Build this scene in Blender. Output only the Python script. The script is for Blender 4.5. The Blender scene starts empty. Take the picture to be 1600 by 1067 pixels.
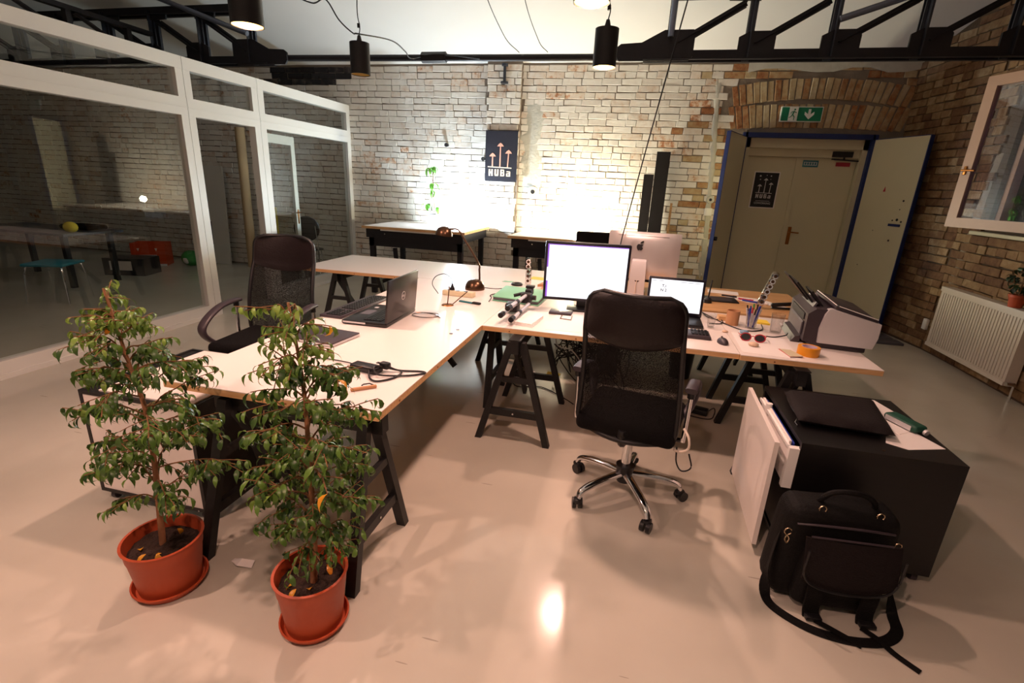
import bpy, bmesh, math, random
from mathutils import Vector, Matrix, noise
random.seed(7)
C = bpy.context.scene.collection
S = bpy.context.scene
PI = math.pi
V = Vector

# ------------------------------------------------------------------ camera, world, lights, exposure
cam_d = bpy.data.cameras.new('camera'); cam = bpy.data.objects.new('camera', cam_d); C.objects.link(cam)
cam_d.sensor_width = 36.0; cam_d.lens = 36.0 * 767.67 / 1600.0; cam_d.clip_start = 0.02
yaw, pit, roll = math.radians(13.0319), math.radians(17.691), math.radians(2.6585)
fw = V((-math.sin(yaw)*math.cos(pit), math.cos(yaw)*math.cos(pit), -math.sin(pit)))
rt = V((math.cos(yaw), math.sin(yaw), 0)); up = rt.cross(fw)
r2 = rt*math.cos(roll) + up*math.sin(roll); u2 = -rt*math.sin(roll) + up*math.cos(roll)
cam.matrix_world = Matrix(((r2.x, u2.x, -fw.x, 0), (r2.y, u2.y, -fw.y, 0), (r2.z, u2.z, -fw.z, 1.6), (0, 0, 0, 1)))
S.camera = cam
S.view_settings.view_transform = 'Standard'; S.view_settings.look = 'None'
S.view_settings.exposure = 0.0; S.view_settings.gamma = 1.0
try: S.view_settings.use_curve_mapping = False
except Exception: pass
W = bpy.data.worlds.new('world'); S.world = W; W.use_nodes = True
W.node_tree.nodes['Background'].inputs[0].default_value = (0.05, 0.05, 0.16, 1)
W.node_tree.nodes['Background'].inputs[1].default_value = 0.5
try:
    S.cycles.use_denoising = True; S.cycles.max_bounces = 8; S.cycles.transparent_max_bounces = 16
    S.cycles.sample_clamp_indirect = 6.0; S.cycles.caustics_reflective = False; S.cycles.caustics_refractive = False
except Exception: pass

def spot(name, loc, power, col, angle=120, blend=0.3, radius=0.05, target=None):
    d = bpy.data.lights.new(name, 'SPOT'); d.energy = power; d.color = col; d.spot_size = math.radians(angle)
    d.spot_blend = blend; d.shadow_soft_size = radius
    o = bpy.data.objects.new(name, d); C.objects.link(o); o.location = loc
    t = V(target) if target else V(loc) + V((0, 0, -1))
    o.rotation_euler = (t - V(loc)).to_track_quat('-Z', 'Y').to_euler()
    return o
def area(name, loc, power, col, sx, sy, target):
    d = bpy.data.lights.new(name, 'AREA'); d.energy = power; d.color = col; d.shape = 'RECTANGLE'; d.size = sx; d.size_y = sy
    o = bpy.data.objects.new(name, d); C.objects.link(o); o.location = loc
    o.rotation_euler = (V(target) - V(loc)).to_track_quat('-Z', 'Y').to_euler()
    return o
WARM = (1.0, 0.585, 0.475)
# (x, y, z, emission, colour) of the glowing globe lamps standing on the two drafting tables close to the brick wall
GLOBES = [(-2.60, 7.20, 1.085, 1650, (0.74, 0.89, 1.0)), (-0.78, 7.20, 1.075, 1650, (1.0, 0.88, 0.62))]
# pendant bulbs: (x, y, bottom z, power)
PENDANTS = [(-0.33, 3.86, 2.40, 105), (-2.06, 2.50, 2.32, 100), (-0.29, 2.48, 2.365, 105), (-2.37, 4.16, 2.42, 0)]
ROOM_LAMPS = [(-0.3, 0.1, 2.6, 125), (-2.4, 0.3, 2.6, 150)]
for (x, y, z, p) in PENDANTS + ROOM_LAMPS:
    if p: spot('pendant_bulb', (x, y, z + 0.035), p, WARM, 152, 0.6, 0.045)

# ------------------------------------------------------------------ materials
def lin(c):
    c = c/255.0
    return c/12.92 if c <= 0.04045 else ((c+0.055)/1.055)**2.4
def rgb(r, g, b): return (lin(r), lin(g), lin(b), 1)
def mat(name, col, rough=0.5, metal=0.0, coat=0.0, var=0.0, scale=20.0, bump=0.0, bscale=60.0, emit=None, estr=0.0, spec=0.5, trans=0.0, ior=1.45, sheen=0.0):
    m = bpy.data.materials.new(name); m.use_nodes = True
    nt = m.node_tree; b = nt.nodes['Principled BSDF']
    b.inputs['Base Color'].default_value = col; b.inputs['Roughness'].default_value = rough
    b.inputs['Metallic'].default_value = metal; b.inputs['Coat Weight'].default_value = coat
    b.inputs['Specular IOR Level'].default_value = spec
    b.inputs['Transmission Weight'].default_value = trans; b.inputs['IOR'].default_value = ior
    b.inputs['Sheen Weight'].default_value = sheen
    tc = nt.nodes.new('ShaderNodeTexCoord')
    n = nt.nodes.new('ShaderNodeTexNoise'); n.inputs['Scale'].default_value = scale; n.inputs['Detail'].default_value = 4
    nt.links.new(tc.outputs['Object'], n.inputs['Vector'])
    if var > 0:
        mx = nt.nodes.new('ShaderNodeMix'); mx.data_type = 'RGBA'
        mx.inputs['A'].default_value = tuple(c*(1-var) for c in col[:3]) + (1,)
        mx.inputs['B'].default_value = tuple(min(1, c*(1+var)) for c in col[:3]) + (1,)
        nt.links.new(n.outputs['Fac'], mx.inputs['Factor']); nt.links.new(mx.outputs['Result'], b.inputs['Base Color'])
    if bump > 0:
        n2 = nt.nodes.new('ShaderNodeTexNoise'); n2.inputs['Scale'].default_value = bscale; n2.inputs['Detail'].default_value = 3
        nt.links.new(tc.outputs['Object'], n2.inputs['Vector'])
        bp = nt.nodes.new('ShaderNodeBump'); bp.inputs['Strength'].default_value = bump; bp.inputs['Distance'].default_value = 0.01
        nt.links.new(n2.outputs['Fac'], bp.inputs['Height']); nt.links.new(bp.outputs['Normal'], b.inputs['Normal'])
    if emit:
        b.inputs['Emission Color'].default_value = emit; b.inputs['Emission Strength'].default_value = estr
    return m
def wood(name, c1, c2, rough=0.45, scale=6, axis=(1, 12, 12)):
    m = bpy.data.materials.new(name); m.use_nodes = True; nt = m.node_tree; b = nt.nodes['Principled BSDF']
    b.inputs['Roughness'].default_value = rough
    tc = nt.nodes.new('ShaderNodeTexCoord'); mp = nt.nodes.new('ShaderNodeMapping'); mp.inputs['Scale'].default_value = axis
    nt.links.new(tc.outputs['Object'], mp.inputs['Vector'])
    n = nt.nodes.new('ShaderNodeTexNoise'); n.inputs['Scale'].default_value = scale; n.inputs['Detail'].default_value = 6; n.inputs['Distortion'].default_value = 0.4
    nt.links.new(mp.outputs['Vector'], n.inputs['Vector'])
    cr = nt.nodes.new('ShaderNodeValToRGB'); cr.color_ramp.elements[0].color = c1; cr.color_ramp.elements[1].color = c2
    cr.color_ramp.elements[0].position = 0.35; cr.color_ramp.elements[1].position = 0.65
    nt.links.new(n.outputs['Fac'], cr.inputs['Fac']); nt.links.new(cr.outputs['Color'], b.inputs['Base Color'])
    return m
def glass(name, tint=(1, 1, 1, 1), gl=0.12, rough=0.0, ior=1.5):
    m = bpy.data.materials.new(name); m.use_nodes = True; nt = m.node_tree; nt.nodes.clear()
    o = nt.nodes.new('ShaderNodeOutputMaterial'); t = nt.nodes.new('ShaderNodeBsdfTransparent'); g = nt.nodes.new('ShaderNodeBsdfGlossy')
    f = nt.nodes.new('ShaderNodeFresnel'); f.inputs['IOR'].default_value = ior; mx = nt.nodes.new('ShaderNodeMixShader')
    g.inputs['Roughness'].default_value = rough; t.inputs['Color'].default_value = tint
    gi = nt.nodes.new('ShaderNodeNewGeometry'); ff = nt.nodes.new('ShaderNodeMath'); ff.operation = 'SUBTRACT'; ff.inputs[0].default_value = 1.0; nt.links.new(gi.outputs['Backfacing'], ff.inputs[1])
    fm = nt.nodes.new('ShaderNodeMath'); fm.operation = 'MULTIPLY'; nt.links.new(f.outputs[0], fm.inputs[0]); nt.links.new(ff.outputs[0], fm.inputs[1])
    f2 = nt.nodes.new('ShaderNodeMath'); f2.operation = 'MULTIPLY'; f2.use_clamp = True; f2.inputs[1].default_value = 1.7; nt.links.new(fm.outputs[0], f2.inputs[0])
    nt.links.new(f2.outputs[0], mx.inputs[0]); nt.links.new(t.outputs[0], mx.inputs[1]); nt.links.new(g.outputs[0], mx.inputs[2])
    nt.links.new(mx.outputs[0], o.inputs[0])
    return m
def brick_mat(name, stops, patch=None):
    """brick colour: random per brick, broken up by worn paint"""
    m = bpy.data.materials.new(name); m.use_nodes = True; nt = m.node_tree; b = nt.nodes['Principled BSDF']; N = nt.nodes; L = nt.links
    b.inputs['Roughness'].default_value = 0.85; b.inputs['Specular IOR Level'].default_value = 0.25
    oi = N.new('ShaderNodeObjectInfo'); gi = N.new('ShaderNodeNewGeometry')
    ad = N.new('ShaderNodeMath'); ad.operation = 'ADD'; L.new(oi.outputs['Random'], ad.inputs[0]); L.new(gi.outputs['Random Per Island'], ad.inputs[1])
    fr = N.new('ShaderNodeMath'); fr.operation = 'FRACT'; L.new(ad.outputs[0], fr.inputs[0])
    n = N.new('ShaderNodeTexNoise'); n.inputs['Scale'].default_value = 14; n.inputs['Detail'].default_value = 6; n.inputs['Roughness'].default_value = 0.65
    L.new(gi.outputs['Position'], n.inputs['Vector'])
    n3 = N.new('ShaderNodeTexNoise'); n3.inputs['Scale'].default_value = 0.9; n3.inputs['Detail'].default_value = 3
    L.new(gi.outputs['Position'], n3.inputs['Vector'])
    a1 = N.new('ShaderNodeMath'); a1.operation = 'MULTIPLY_ADD'; L.new(n.outputs['Fac'], a1.inputs[0]); a1.inputs[1].default_value = 1.1; a1.inputs[2].default_value = -0.55
    a2 = N.new('ShaderNodeMath'); a2.operation = 'MULTIPLY_ADD'; L.new(n3.outputs['Fac'], a2.inputs[0]); a2.inputs[1].default_value = 0.8; a2.inputs[2].default_value = -0.36
    a3 = N.new('ShaderNodeMath'); a3.operation = 'ADD'; L.new(a1.outputs[0], a3.inputs[0]); L.new(a2.outputs[0], a3.inputs[1])
    a4 = N.new('ShaderNodeMath'); a4.operation = 'MULTIPLY_ADD'; L.new(fr.outputs[0], a4.inputs[0]); a4.inputs[1].default_value = 0.62; a4.inputs[2].default_value = 0.19
    a5 = N.new('ShaderNodeMath'); a5.operation = 'ADD'; a5.use_clamp = True; L.new(a3.outputs[0], a5.inputs[0]); L.new(a4.outputs[0], a5.inputs[1])
    cr = N.new('ShaderNodeValToRGB'); L.new(a5.outputs[0], cr.inputs['Fac'])
    e = cr.color_ramp.elements
    while len(e) > 1: e.remove(e[0])
    e[0].position = stops[0][0]; e[0].color = stops[0][1]
    for p, c in stops[1:]:
        k = e.new(p); k.color = c
    L.new(cr.outputs['Color'], b.inputs['Base Color'])
    bp = N.new('ShaderNodeBump'); bp.inputs['Strength'].default_value = 0.5; bp.inputs['Distance'].default_value = 0.012
    L.new(n.outputs['Fac'], bp.inputs['Height']); L.new(bp.outputs['Normal'], b.inputs['Normal'])
    return m
M = {}
M['brick_white'] = brick_mat('brick_whitewashed', [(0.0, rgb(170, 116, 84)), (0.08, rgb(196, 160, 132)), (0.18, rgb(214, 198, 182)), (0.42, rgb(222, 214, 204)), (0.75, rgb(226, 221, 212)), (1.0, rgb(236, 232, 224))])
M['brick_warm'] = brick_mat('brick_bare', [(0.0, rgb(110, 66, 42)), (0.2, rgb(150, 100, 66)), (0.4, rgb(168, 132, 94)), (0.6, rgb(178, 154, 118)), (0.8, rgb(186, 168, 134)), (1.0, rgb(196, 182, 154))])
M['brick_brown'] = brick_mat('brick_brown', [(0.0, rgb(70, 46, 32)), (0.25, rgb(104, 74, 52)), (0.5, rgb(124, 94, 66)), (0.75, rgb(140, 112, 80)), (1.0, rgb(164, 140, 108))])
M['brick_black'] = brick_mat('brick_sooty', [(0.0, rgb(24, 22, 24)), (0.7, rgb(44, 42, 44)), (1.0, rgb(96, 86, 80))])
M['mortar'] = mat('mortar', rgb(130, 118, 106), 0.95, var=0.3, scale=5, bump=0.6, bscale=40)
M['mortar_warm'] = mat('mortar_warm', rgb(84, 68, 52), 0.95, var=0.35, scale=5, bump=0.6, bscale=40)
M['plaster'] = mat('grey_plaster', rgb(190, 188, 178), 0.9, var=0.18, scale=9, bump=0.6, bscale=30)
M['plaster_warm'] = mat('brown_plaster', rgb(140, 124, 104), 0.9, var=0.2, scale=9, bump=0.6, bscale=30)
M['ceiling'] = mat('ceiling_paint', rgb(228, 228, 226), 0.85, var=0.03, scale=2)
M['white_frame'] = mat('white_lacquer', rgb(222, 220, 214), 0.4, var=0.02, scale=3)
M['steel_dark'] = mat('dark_steel', rgb(34, 33, 38), 0.5, 0.3, var=0.2, scale=8)
M['steel_grey'] = mat('grey_steel', rgb(66, 70, 80), 0.35, 0.6, var=0.1, scale=8)
M['steel_light'] = mat('light_steel', rgb(120, 130, 150), 0.35, 0.6)
M['black_wood'] = wood('black_stained_wood', rgb(11, 10, 11), rgb(20, 18, 19), 0.5)
M['black_box'] = wood('black_brown_veneer', rgb(11, 8, 9), rgb(17, 13, 13), 0.42)
M['desk_white'] = mat('white_laminate', rgb(232, 224, 218), 0.32, var=0.02, scale=3)
M['birch'] = wood('birch_edge', rgb(206, 158, 104), rgb(224, 182, 132), 0.5)
M['oak_top'] = wood('honey_wood_top', rgb(190, 142, 92), rgb(214, 170, 120), 0.4)
M['black_plastic'] = mat('black_plastic', rgb(24, 23, 25), 0.4, var=0.1)
M['black_gloss'] = mat('black_gloss', rgb(22, 16, 17), 0.30, coat=0.1)
M['grey_plastic'] = mat('grey_plastic', rgb(86, 84, 90), 0.45)
M['silver'] = mat('silver_plastic', rgb(206, 204, 206), 0.35, 0.2)
M['alu'] = mat('aluminium', rgb(214, 210, 210), 0.28, 0.55)
M['chrome'] = mat('chrome', rgb(225, 225, 228), 0.08, 1.0)
M['leather'] = mat('black_leather', rgb(26, 17, 18), 0.45, bump=0.15, bscale=90, var=0.1, spec=0.35)
M['fabric'] = mat('black_fabric', rgb(13, 11, 12), 0.9, spec=0.2, bump=0.5, bscale=200, var=0.2)
M['nylon'] = mat('black_nylon', rgb(11, 9, 9), 0.7, spec=0.25, bump=0.3, bscale=160, var=0.2)
M['nylon_brown'] = mat('dark_brown_neoprene', rgb(22, 14, 15), 0.75, spec=0.3, bump=0.3, bscale=160, var=0.15)
M['paper'] = mat('paper', rgb(236, 230, 226), 0.8)
M['ink'] = mat('ink', rgb(30, 28, 30), 0.7)
M['cream_paint'] = mat('cream_paint', rgb(208, 199, 168), 0.5, var=0.04, scale=3)
M['blue_paint'] = mat('blue_paint', rgb(26, 42, 96), 0.6, var=0.4, scale=12)
M['brass'] = mat('worn_brass', rgb(150, 96, 46), 0.35, 0.9)
M['bronze'] = mat('bronze_metal', rgb(92, 68, 52), 0.28, 0.85)
M['terracotta'] = mat('terracotta_plastic', rgb(176, 74, 40), 0.5, var=0.06, scale=10)
M['soil'] = mat('potting_soil', rgb(46, 30, 22), 0.95, var=0.5, scale=60, bump=1.0, bscale=80)
M['bark'] = mat('bark', rgb(150, 104, 70), 0.8, var=0.3, scale=40, bump=0.4)
M['twig'] = mat('twig', rgb(120, 84, 50), 0.8)
M['radiator'] = mat('radiator_enamel', rgb(214, 204, 192), 0.4)
M['window_wood'] = mat('window_paint', rgb(186, 152, 128), 0.45, var=0.04)
M['black_sign'] = mat('black_board', rgb(30, 30, 42), 0.6, var=0.1)
M['pink'] = mat('salmon_paint', rgb(244, 176, 154), 0.7)
M['ivory'] = mat('ivory_paint', rgb(250, 226, 200), 0.7)
M['exit_green'] = mat('exit_green', rgb(20, 120, 84), 0.5)
M['white'] = mat('white_plastic', rgb(238, 236, 232), 0.45)
M['teal'] = mat('teal_label', rgb(40, 110, 120), 0.6)
M['red'] = mat('red_label', rgb(178, 44, 60), 0.6)
M['orange'] = mat('orange_card', rgb(214, 70, 24), 0.7)
M['blue_seat'] = mat('turquoise_seat', rgb(40, 130, 150), 0.6)
M['yellow_tape'] = mat('yellow_tape', rgb(228, 150, 30), 0.35)
M['lilac'] = mat('lilac_core', rgb(200, 180, 200), 0.6)
M['mint'] = mat('mint_cover', rgb(130, 196, 164), 0.6)
M['yellow'] = mat('yellow_paper', rgb(244, 214, 70), 0.7)
M['card'] = mat('brown_card', rgb(190, 140, 100), 0.8)
M['pcb'] = mat('dark_green_cloth', rgb(24, 72, 56), 0.6, var=0.3, scale=40)
M['blue'] = mat('blue_plastic', rgb(40, 60, 150), 0.4)
M['green'] = mat('green_plastic', rgb(60, 150, 70), 0.4)
M['redframe'] = mat('red_frame', rgb(176, 30, 50), 0.25, coat=0.5)
M['lens'] = mat('dark_lens', rgb(50, 46, 50), 0.1, coat=0.6)
M['stone'] = mat('pebble', rgb(214, 186, 160), 0.7, var=0.1)
M['gold_inner'] = mat('gold_inner', rgb(206, 176, 104), 0.45, 0.2)
M['bulb_on'] = mat('lit_bulb', rgb(255, 220, 170), 0.5, emit=(1.0, 0.66, 0.36, 1), estr=110)
M['bulb_off'] = mat('unlit_bulb', rgb(230, 226, 216), 0.4)
M['flood_face'] = mat('flood_glass', rgb(255, 255, 255), 0.3, emit=(1, 1, 1, 1), estr=4)
M['screen'] = mat('lit_screen', rgb(10, 10, 10), 0.3, emit=(0.96, 0.95, 1.0, 1), estr=1.25)
M['screen_purple'] = mat('lit_screen_purple', rgb(10, 10, 10), 0.3, emit=(0.42, 0.14, 0.85, 1), estr=0.9)
M['bezel'] = mat('dark_bezel', rgb(26, 24, 36), 0.35)
M['cable'] = mat('black_cable', rgb(22, 20, 22), 0.5)
M['cable_white'] = mat('white_cable', rgb(220, 205, 190), 0.5)
M['glass'] = glass('clear_pane', (0.93, 0.95, 0.94, 1), ior=1.5)
M['glass_obj'] = glass('thin_glass', (0.93, 0.93, 0.93, 1), ior=1.6)
M['clear_plastic'] = glass('clear_plastic', (0.86, 0.82, 0.82, 1), ior=1.8, rough=0.05)
M['window_glass'] = glass('window_glass', (0.9, 0.9, 0.96, 1), ior=1.5)
M['tube_card'] = mat('cardboard_tube', rgb(196, 168, 130), 0.8)
M['white_ceramic'] = mat('white_pot', rgb(240, 240, 240), 0.4)

def leaf_mat(name, c1, c2):
    m = bpy.data.materials.new(name); m.use_nodes = True; nt = m.node_tree; N = nt.nodes; L = nt.links
    b = N['Principled BSDF']; b.inputs['Roughness'].default_value = 0.38
    oi = N.new('ShaderNodeObjectInfo'); gi = N.new('ShaderNodeNewGeometry')
    ad = N.new('ShaderNodeMath'); ad.operation = 'ADD'; L.new(oi.outputs['Random'], ad.inputs[0]); L.new(gi.outputs['Random Per Island'], ad.inputs[1])
    fr = N.new('ShaderNodeMath'); fr.operation = 'FRACT'; L.new(ad.outputs[0], fr.inputs[0])
    mx = N.new('ShaderNodeMix'); mx.data_type = 'RGBA'; mx.inputs['A'].default_value = c1; mx.inputs['B'].default_value = c2
    L.new(fr.outputs[0], mx.inputs['Factor']); L.new(mx.outputs['Result'], b.inputs['Base Color'])
    tr = N.new('ShaderNodeBsdfTranslucent'); L.new(mx.outputs['Result'], tr.inputs['Color'])
    ms = N.new('ShaderNodeMixShader'); ms.inputs[0].default_value = 0.22
    L.new(b.outputs[0], ms.inputs[1]); L.new(tr.outputs[0], ms.inputs[2]); L.new(ms.outputs[0], N['Material Output'].inputs[0])
    return m
M['leaf'] = leaf_mat('ficus_leaf', rgb(38, 68, 30), rgb(100, 136, 54))
M['leaf_young'] = leaf_mat('young_leaf', rgb(76, 112, 42), rgb(138, 166, 72))
M['leaf_far'] = leaf_mat('avocado_leaf', rgb(70, 130, 50), rgb(120, 180, 70))
M['leaf_dry'] = leaf_mat('dry_leaf', rgb(210, 130, 30), rgb(226, 168, 50))

def mesh_fabric():
    m = bpy.data.materials.new('chair_mesh_fabric'); m.use_nodes = True; nt = m.node_tree; N = nt.nodes; L = nt.links
    b = N['Principled BSDF']; b.inputs['Base Color'].default_value = rgb(11, 9, 10); b.inputs['Roughness'].default_value = 0.6; b.inputs['Specular IOR Level'].default_value = 0.2
    tc = N.new('ShaderNodeTexCoord'); v = N.new('ShaderNodeTexVoronoi'); v.inputs['Scale'].default_value = 420
    L.new(tc.outputs['Object'], v.inputs['Vector'])
    lt = N.new('ShaderNodeMath'); lt.operation = 'LESS_THAN'; lt.inputs[1].default_value = 0.55; L.new(v.outputs['Distance'], lt.inputs[0])
    ml = N.new('ShaderNodeMath'); ml.operation = 'MULTIPLY'; ml.inputs[1].default_value = 0.72; L.new(lt.outputs[0], ml.inputs[0])
    t = N.new('ShaderNodeBsdfTransparent'); ms = N.new('ShaderNodeMixShader')
    L.new(ml.outputs[0], ms.inputs[0]); L.new(b.outputs[0], ms.inputs[1]); L.new(t.outputs[0], ms.inputs[2]); L.new(ms.outputs[0], N['Material Output'].inputs[0])
    return m
M['mesh'] = mesh_fabric()

def floor_mat():
    m = bpy.data.materials.new('poured_floor'); m.use_nodes = True; nt = m.node_tree; N = nt.nodes; L = nt.links
    b = N['Principled BSDF']
    g = N.new('ShaderNodeNewGeometry')
    n1 = N.new('ShaderNodeTexNoise'); n1.inputs['Scale'].default_value = 0.8; n1.inputs['Detail'].default_value = 5; L.new(g.outputs['Position'], n1.inputs['Vector'])
    cr = N.new('ShaderNodeValToRGB'); cr.color_ramp.elements[0].color = rgb(186, 180, 166); cr.color_ramp.elements[1].color = rgb(204, 198, 184)
    cr.color_ramp.elements[0].position = 0.35; cr.color_ramp.elements[1].position = 0.65
    L.new(n1.outputs['Fac'], cr.inputs['Fac'])
    # short dark scuffs: stretched voronoi specks
    mp = N.new('ShaderNodeMapping'); mp.inputs['Rotation'].default_value = (0, 0, 0.9); mp.inputs['Scale'].default_value = (2.2, 24, 1)
    L.new(g.outputs['Position'], mp.inputs['Vector'])
    v = N.new('ShaderNodeTexVoronoi'); v.inputs['Scale'].default_value = 1.0; v.inputs['Randomness'].default_value = 1.0; L.new(mp.outputs['Vector'], v.inputs['Vector'])
    lt = N.new('ShaderNodeMath'); lt.operation = 'LESS_THAN'; lt.inputs[1].default_value = 0.085; L.new(v.outputs['Distance'], lt.inputs[0])
    wn = N.new('ShaderNodeSeparateColor'); L.new(v.outputs['Color'], wn.inputs[0])
    l2 = N.new('ShaderNodeMath'); l2.operation = 'LESS_THAN'; l2.inputs[1].default_value = 0.16; L.new(wn.outputs[0], l2.inputs[0])
    mu = N.new('ShaderNodeMath'); mu.operation = 'MULTIPLY'; L.new(lt.outputs[0], mu.inputs[0]); L.new(l2.outputs[0], mu.inputs[1])
    m3 = N.new('ShaderNodeMath'); m3.operation = 'MULTIPLY'; m3.inputs[1].default_value = 0.45; L.new(mu.outputs[0], m3.inputs[0])
    mx = N.new('ShaderNodeMix'); mx.data_type = 'RGBA'; mx.inputs['B'].default_value = rgb(96, 86, 76)
    L.new(m3.outputs[0], mx.inputs['Factor']); L.new(cr.outputs['Color'], mx.inputs['A']); L.new(mx.outputs['Result'], b.inputs['Base Color'])
    n2 = N.new('ShaderNodeTexNoise'); n2.inputs['Scale'].default_value = 3; n2.inputs['Detail'].default_value = 5; L.new(g.outputs['Position'], n2.inputs['Vector'])
    mr = N.new('ShaderNodeMapRange'); mr.inputs['To Min'].default_value = 0.10; mr.inputs['To Max'].default_value = 0.20; L.new(n2.outputs['Fac'], mr.inputs['Value'])
    L.new(mr.outputs[0], b.inputs['Roughness']); b.inputs['Specular IOR Level'].default_value = 0.5
    return m
M['floor'] = floor_mat()

# ------------------------------------------------------------------ mesh builder
def cv(p): return V(p)
class MB:
    def __init__(s, mtx=None): s.v = []; s.f = []; s.mi = []; s.M = mtx or Matrix.Identity(4)
    def add(s, vs, fs, mi=0):
        n = len(s.v); s.v += [tuple(s.M @ V(p)) for p in vs]; s.f += [tuple(i+n for i in f) for f in fs]; s.mi += [mi]*len(fs); return s
    def box(s, c, d, mi=0, rot=None):
        hx, hy, hz = d[0]/2, d[1]/2, d[2]/2
        vs = [V((x*hx, y*hy, z*hz)) for z in (-1, 1) for y in (-1, 1) for x in (-1, 1)]
        if rot: vs = [rot @ p for p in vs]
        vs = [p + V(c) for p in vs]
        return s.add(vs, [(0, 2, 3, 1), (4, 5, 7, 6), (0, 1, 5, 4), (2, 6, 7, 3), (0, 4, 6, 2), (1, 3, 7, 5)], mi)
    def b2(s, lo, hi, mi=0):
        return s.box([(a+b)/2 for a, b in zip(lo, hi)], [b-a for a, b in zip(lo, hi)], mi)
    def rbox(s, c, d, r=0.01, seg=2, mi=0, rot=None):
        bm = bmesh.new(); bmesh.ops.create_cube(bm, size=1.0)
        for q in bm.verts: q.co = V((q.co.x*d[0], q.co.y*d[1], q.co.z*d[2]))
        bmesh.ops.bevel(bm, geom=bm.edges[:], offset=min(r, min(d)*0.49), segments=seg, affect='EDGES', profile=0.5)
        vs = [q.co.copy() for q in bm.verts]; bm.verts.index_update(); fs = [tuple(q.index for q in f.verts) for f in bm.faces]; bm.free()
        if rot: vs = [rot @ p for p in vs]
        return s.add([p + V(c) for p in vs], fs, mi)
    def cyl(s, p0, p1, r0, r1=None, n=16, mi=0, caps=True):
        r1 = r0 if r1 is None else r1; p0 = V(p0); p1 = V(p1); a = (p1-p0).normalized()
        u = a.orthogonal().normalized(); w = a.cross(u)
        vs = []
        for p, r in ((p0, r0), (p1, r1)):
            for k in range(n): t = 2*PI*k/n; vs.append(p + u*math.cos(t)*r + w*math.sin(t)*r)
        fs = [(k, (k+1) % n, n+(k+1) % n, n+k) for k in range(n)]
        if caps: fs += [tuple(range(n-1, -1, -1)), tuple(range(n, 2*n))]
        return s.add(vs, fs, mi)
    def lathe(s, prof, c=(0, 0, 0), n=32, mi=0, M2=None):
        vs = []; fs = []
        for r, z in prof:
            for k in range(n):
                t = 2*PI*k/n; p = V((r*math.cos(t), r*math.sin(t), z)); p = (M2 @ p) if M2 else p; vs.append(p+V(c))
        for j in range(len(prof)-1):
            for k in range(n): a = j*n+k; b = j*n+(k+1) % n; fs.append((a, b, b+n, a+n))
        return s.add(vs, fs, mi)
    def sweep(s, path, prof, ref=(0, 0, 1), mi=0, caps=True, scale=None):
        path = [V(p) for p in path]; n = len(prof); vs = []; fs = []; m = len(path); ref = V(ref)
        for i, p in enumerate(path):
            t = (path[min(i+1, m-1)] - path[max(i-1, 0)]).normalized()
            a = ref.cross(t)
            if a.length < 1e-3: a = t.orthogonal()
            a.normalize(); b = t.cross(a); k = scale[i] if scale else 1
            for q in prof: vs.append(p + a*q[0]*k + b*q[1]*k)
        for i in range(m-1):
            for k in range(n): a = i*n+k; b = i*n+(k+1) % n; fs.append((a, b, b+n, a+n))
        if caps: fs += [tuple(range(n-1, -1, -1)), tuple(range((m-1)*n, m*n))]
        return s.add(vs, fs, mi)
    def tube(s, path, r, n=8, mi=0, ref=(0.13, 0.21, 0.97), smooth=0, scale=None):
        if smooth: path = spl(path, smooth)
        return s.sweep(path, [(r*math.cos(2*PI*k/n), r*math.sin(2*PI*k/n)) for k in range(n)], ref, mi, True, scale)
    def prism(s, poly, a, b, axis=1, mi=0):
        """poly in the plane normal to axis, extruded from a to b"""
        def mk(q, h):
            if axis == 1: return (q[0], h, q[1])
            if axis == 0: return (h, q[0], q[1])
            return (q[0], q[1], h)
        n = len(poly); vs = [mk(q, a) for q in poly] + [mk(q, b) for q in poly]
        fs = [tuple(range(n)), tuple(range(2*n-1, n-1, -1))] + [(k, (k+1) % n, n+(k+1) % n, n+k) for k in range(n)]
        return s.add(vs, fs, mi)
    def sphere(s, c, r, n=16, m=10, mi=0, sc=(1, 1, 1)):
        prof = [(max(1e-4, math.sin(PI*j/m))*1.0, -math.cos(PI*j/m)) for j in range(m+1)]
        vs = []; fs = []
        for a, z in prof:
            for k in range(n): t = 2*PI*k/n; vs.append(V((a*math.cos(t)*r*sc[0], a*math.sin(t)*r*sc[1], z*r*sc[2])) + V(c))
        for j in range(m):
            for k in range(n): a = j*n+k; b = j*n+(k+1) % n; fs.append((a, b, b+n, a+n))
        return s.add(vs, fs, mi)
    def build(s, name, mats, parent=None, smooth=35, loc=None):
        if not isinstance(mats, (list, tuple)): mats = [mats]
        me = bpy.data.meshes.new(name)
        me.from_pydata(s.v, [], s.f)
        for q in mats: me.materials.append(M[q] if isinstance(q, str) else q)
        if len(mats) > 1: me.polygons.foreach_set('material_index', s.mi)
        bm = bmesh.new(); bm.from_mesh(me); bmesh.ops.recalc_face_normals(bm, faces=bm.faces); bm.to_mesh(me); bm.free()
        if smooth:
            me.polygons.foreach_set('use_smooth', [True]*len(me.polygons)); me.set_sharp_from_angle(angle=math.radians(smooth))
        me.update()
        o = bpy.data.objects.new(name, me); C.objects.link(o)
        if parent: o.parent = parent
        if loc: o.location = loc
        return o
def spl(pts, k=6):
    pts = [V(p) for p in pts]; out = []
    P = [pts[0]*2-pts[1]] + pts + [pts[-1]*2-pts[-2]]
    for i in range(1, len(P)-2):
        a, b, c, d = P[i-1:i+3]
        for j in range(k):
            t = j/k; out.append(0.5*((2*b) + (c-a)*t + (2*a-5*b+4*c-d)*t*t + (3*b-a-3*c+d)*t**3))
    out.append(pts[-1]); return out
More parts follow.
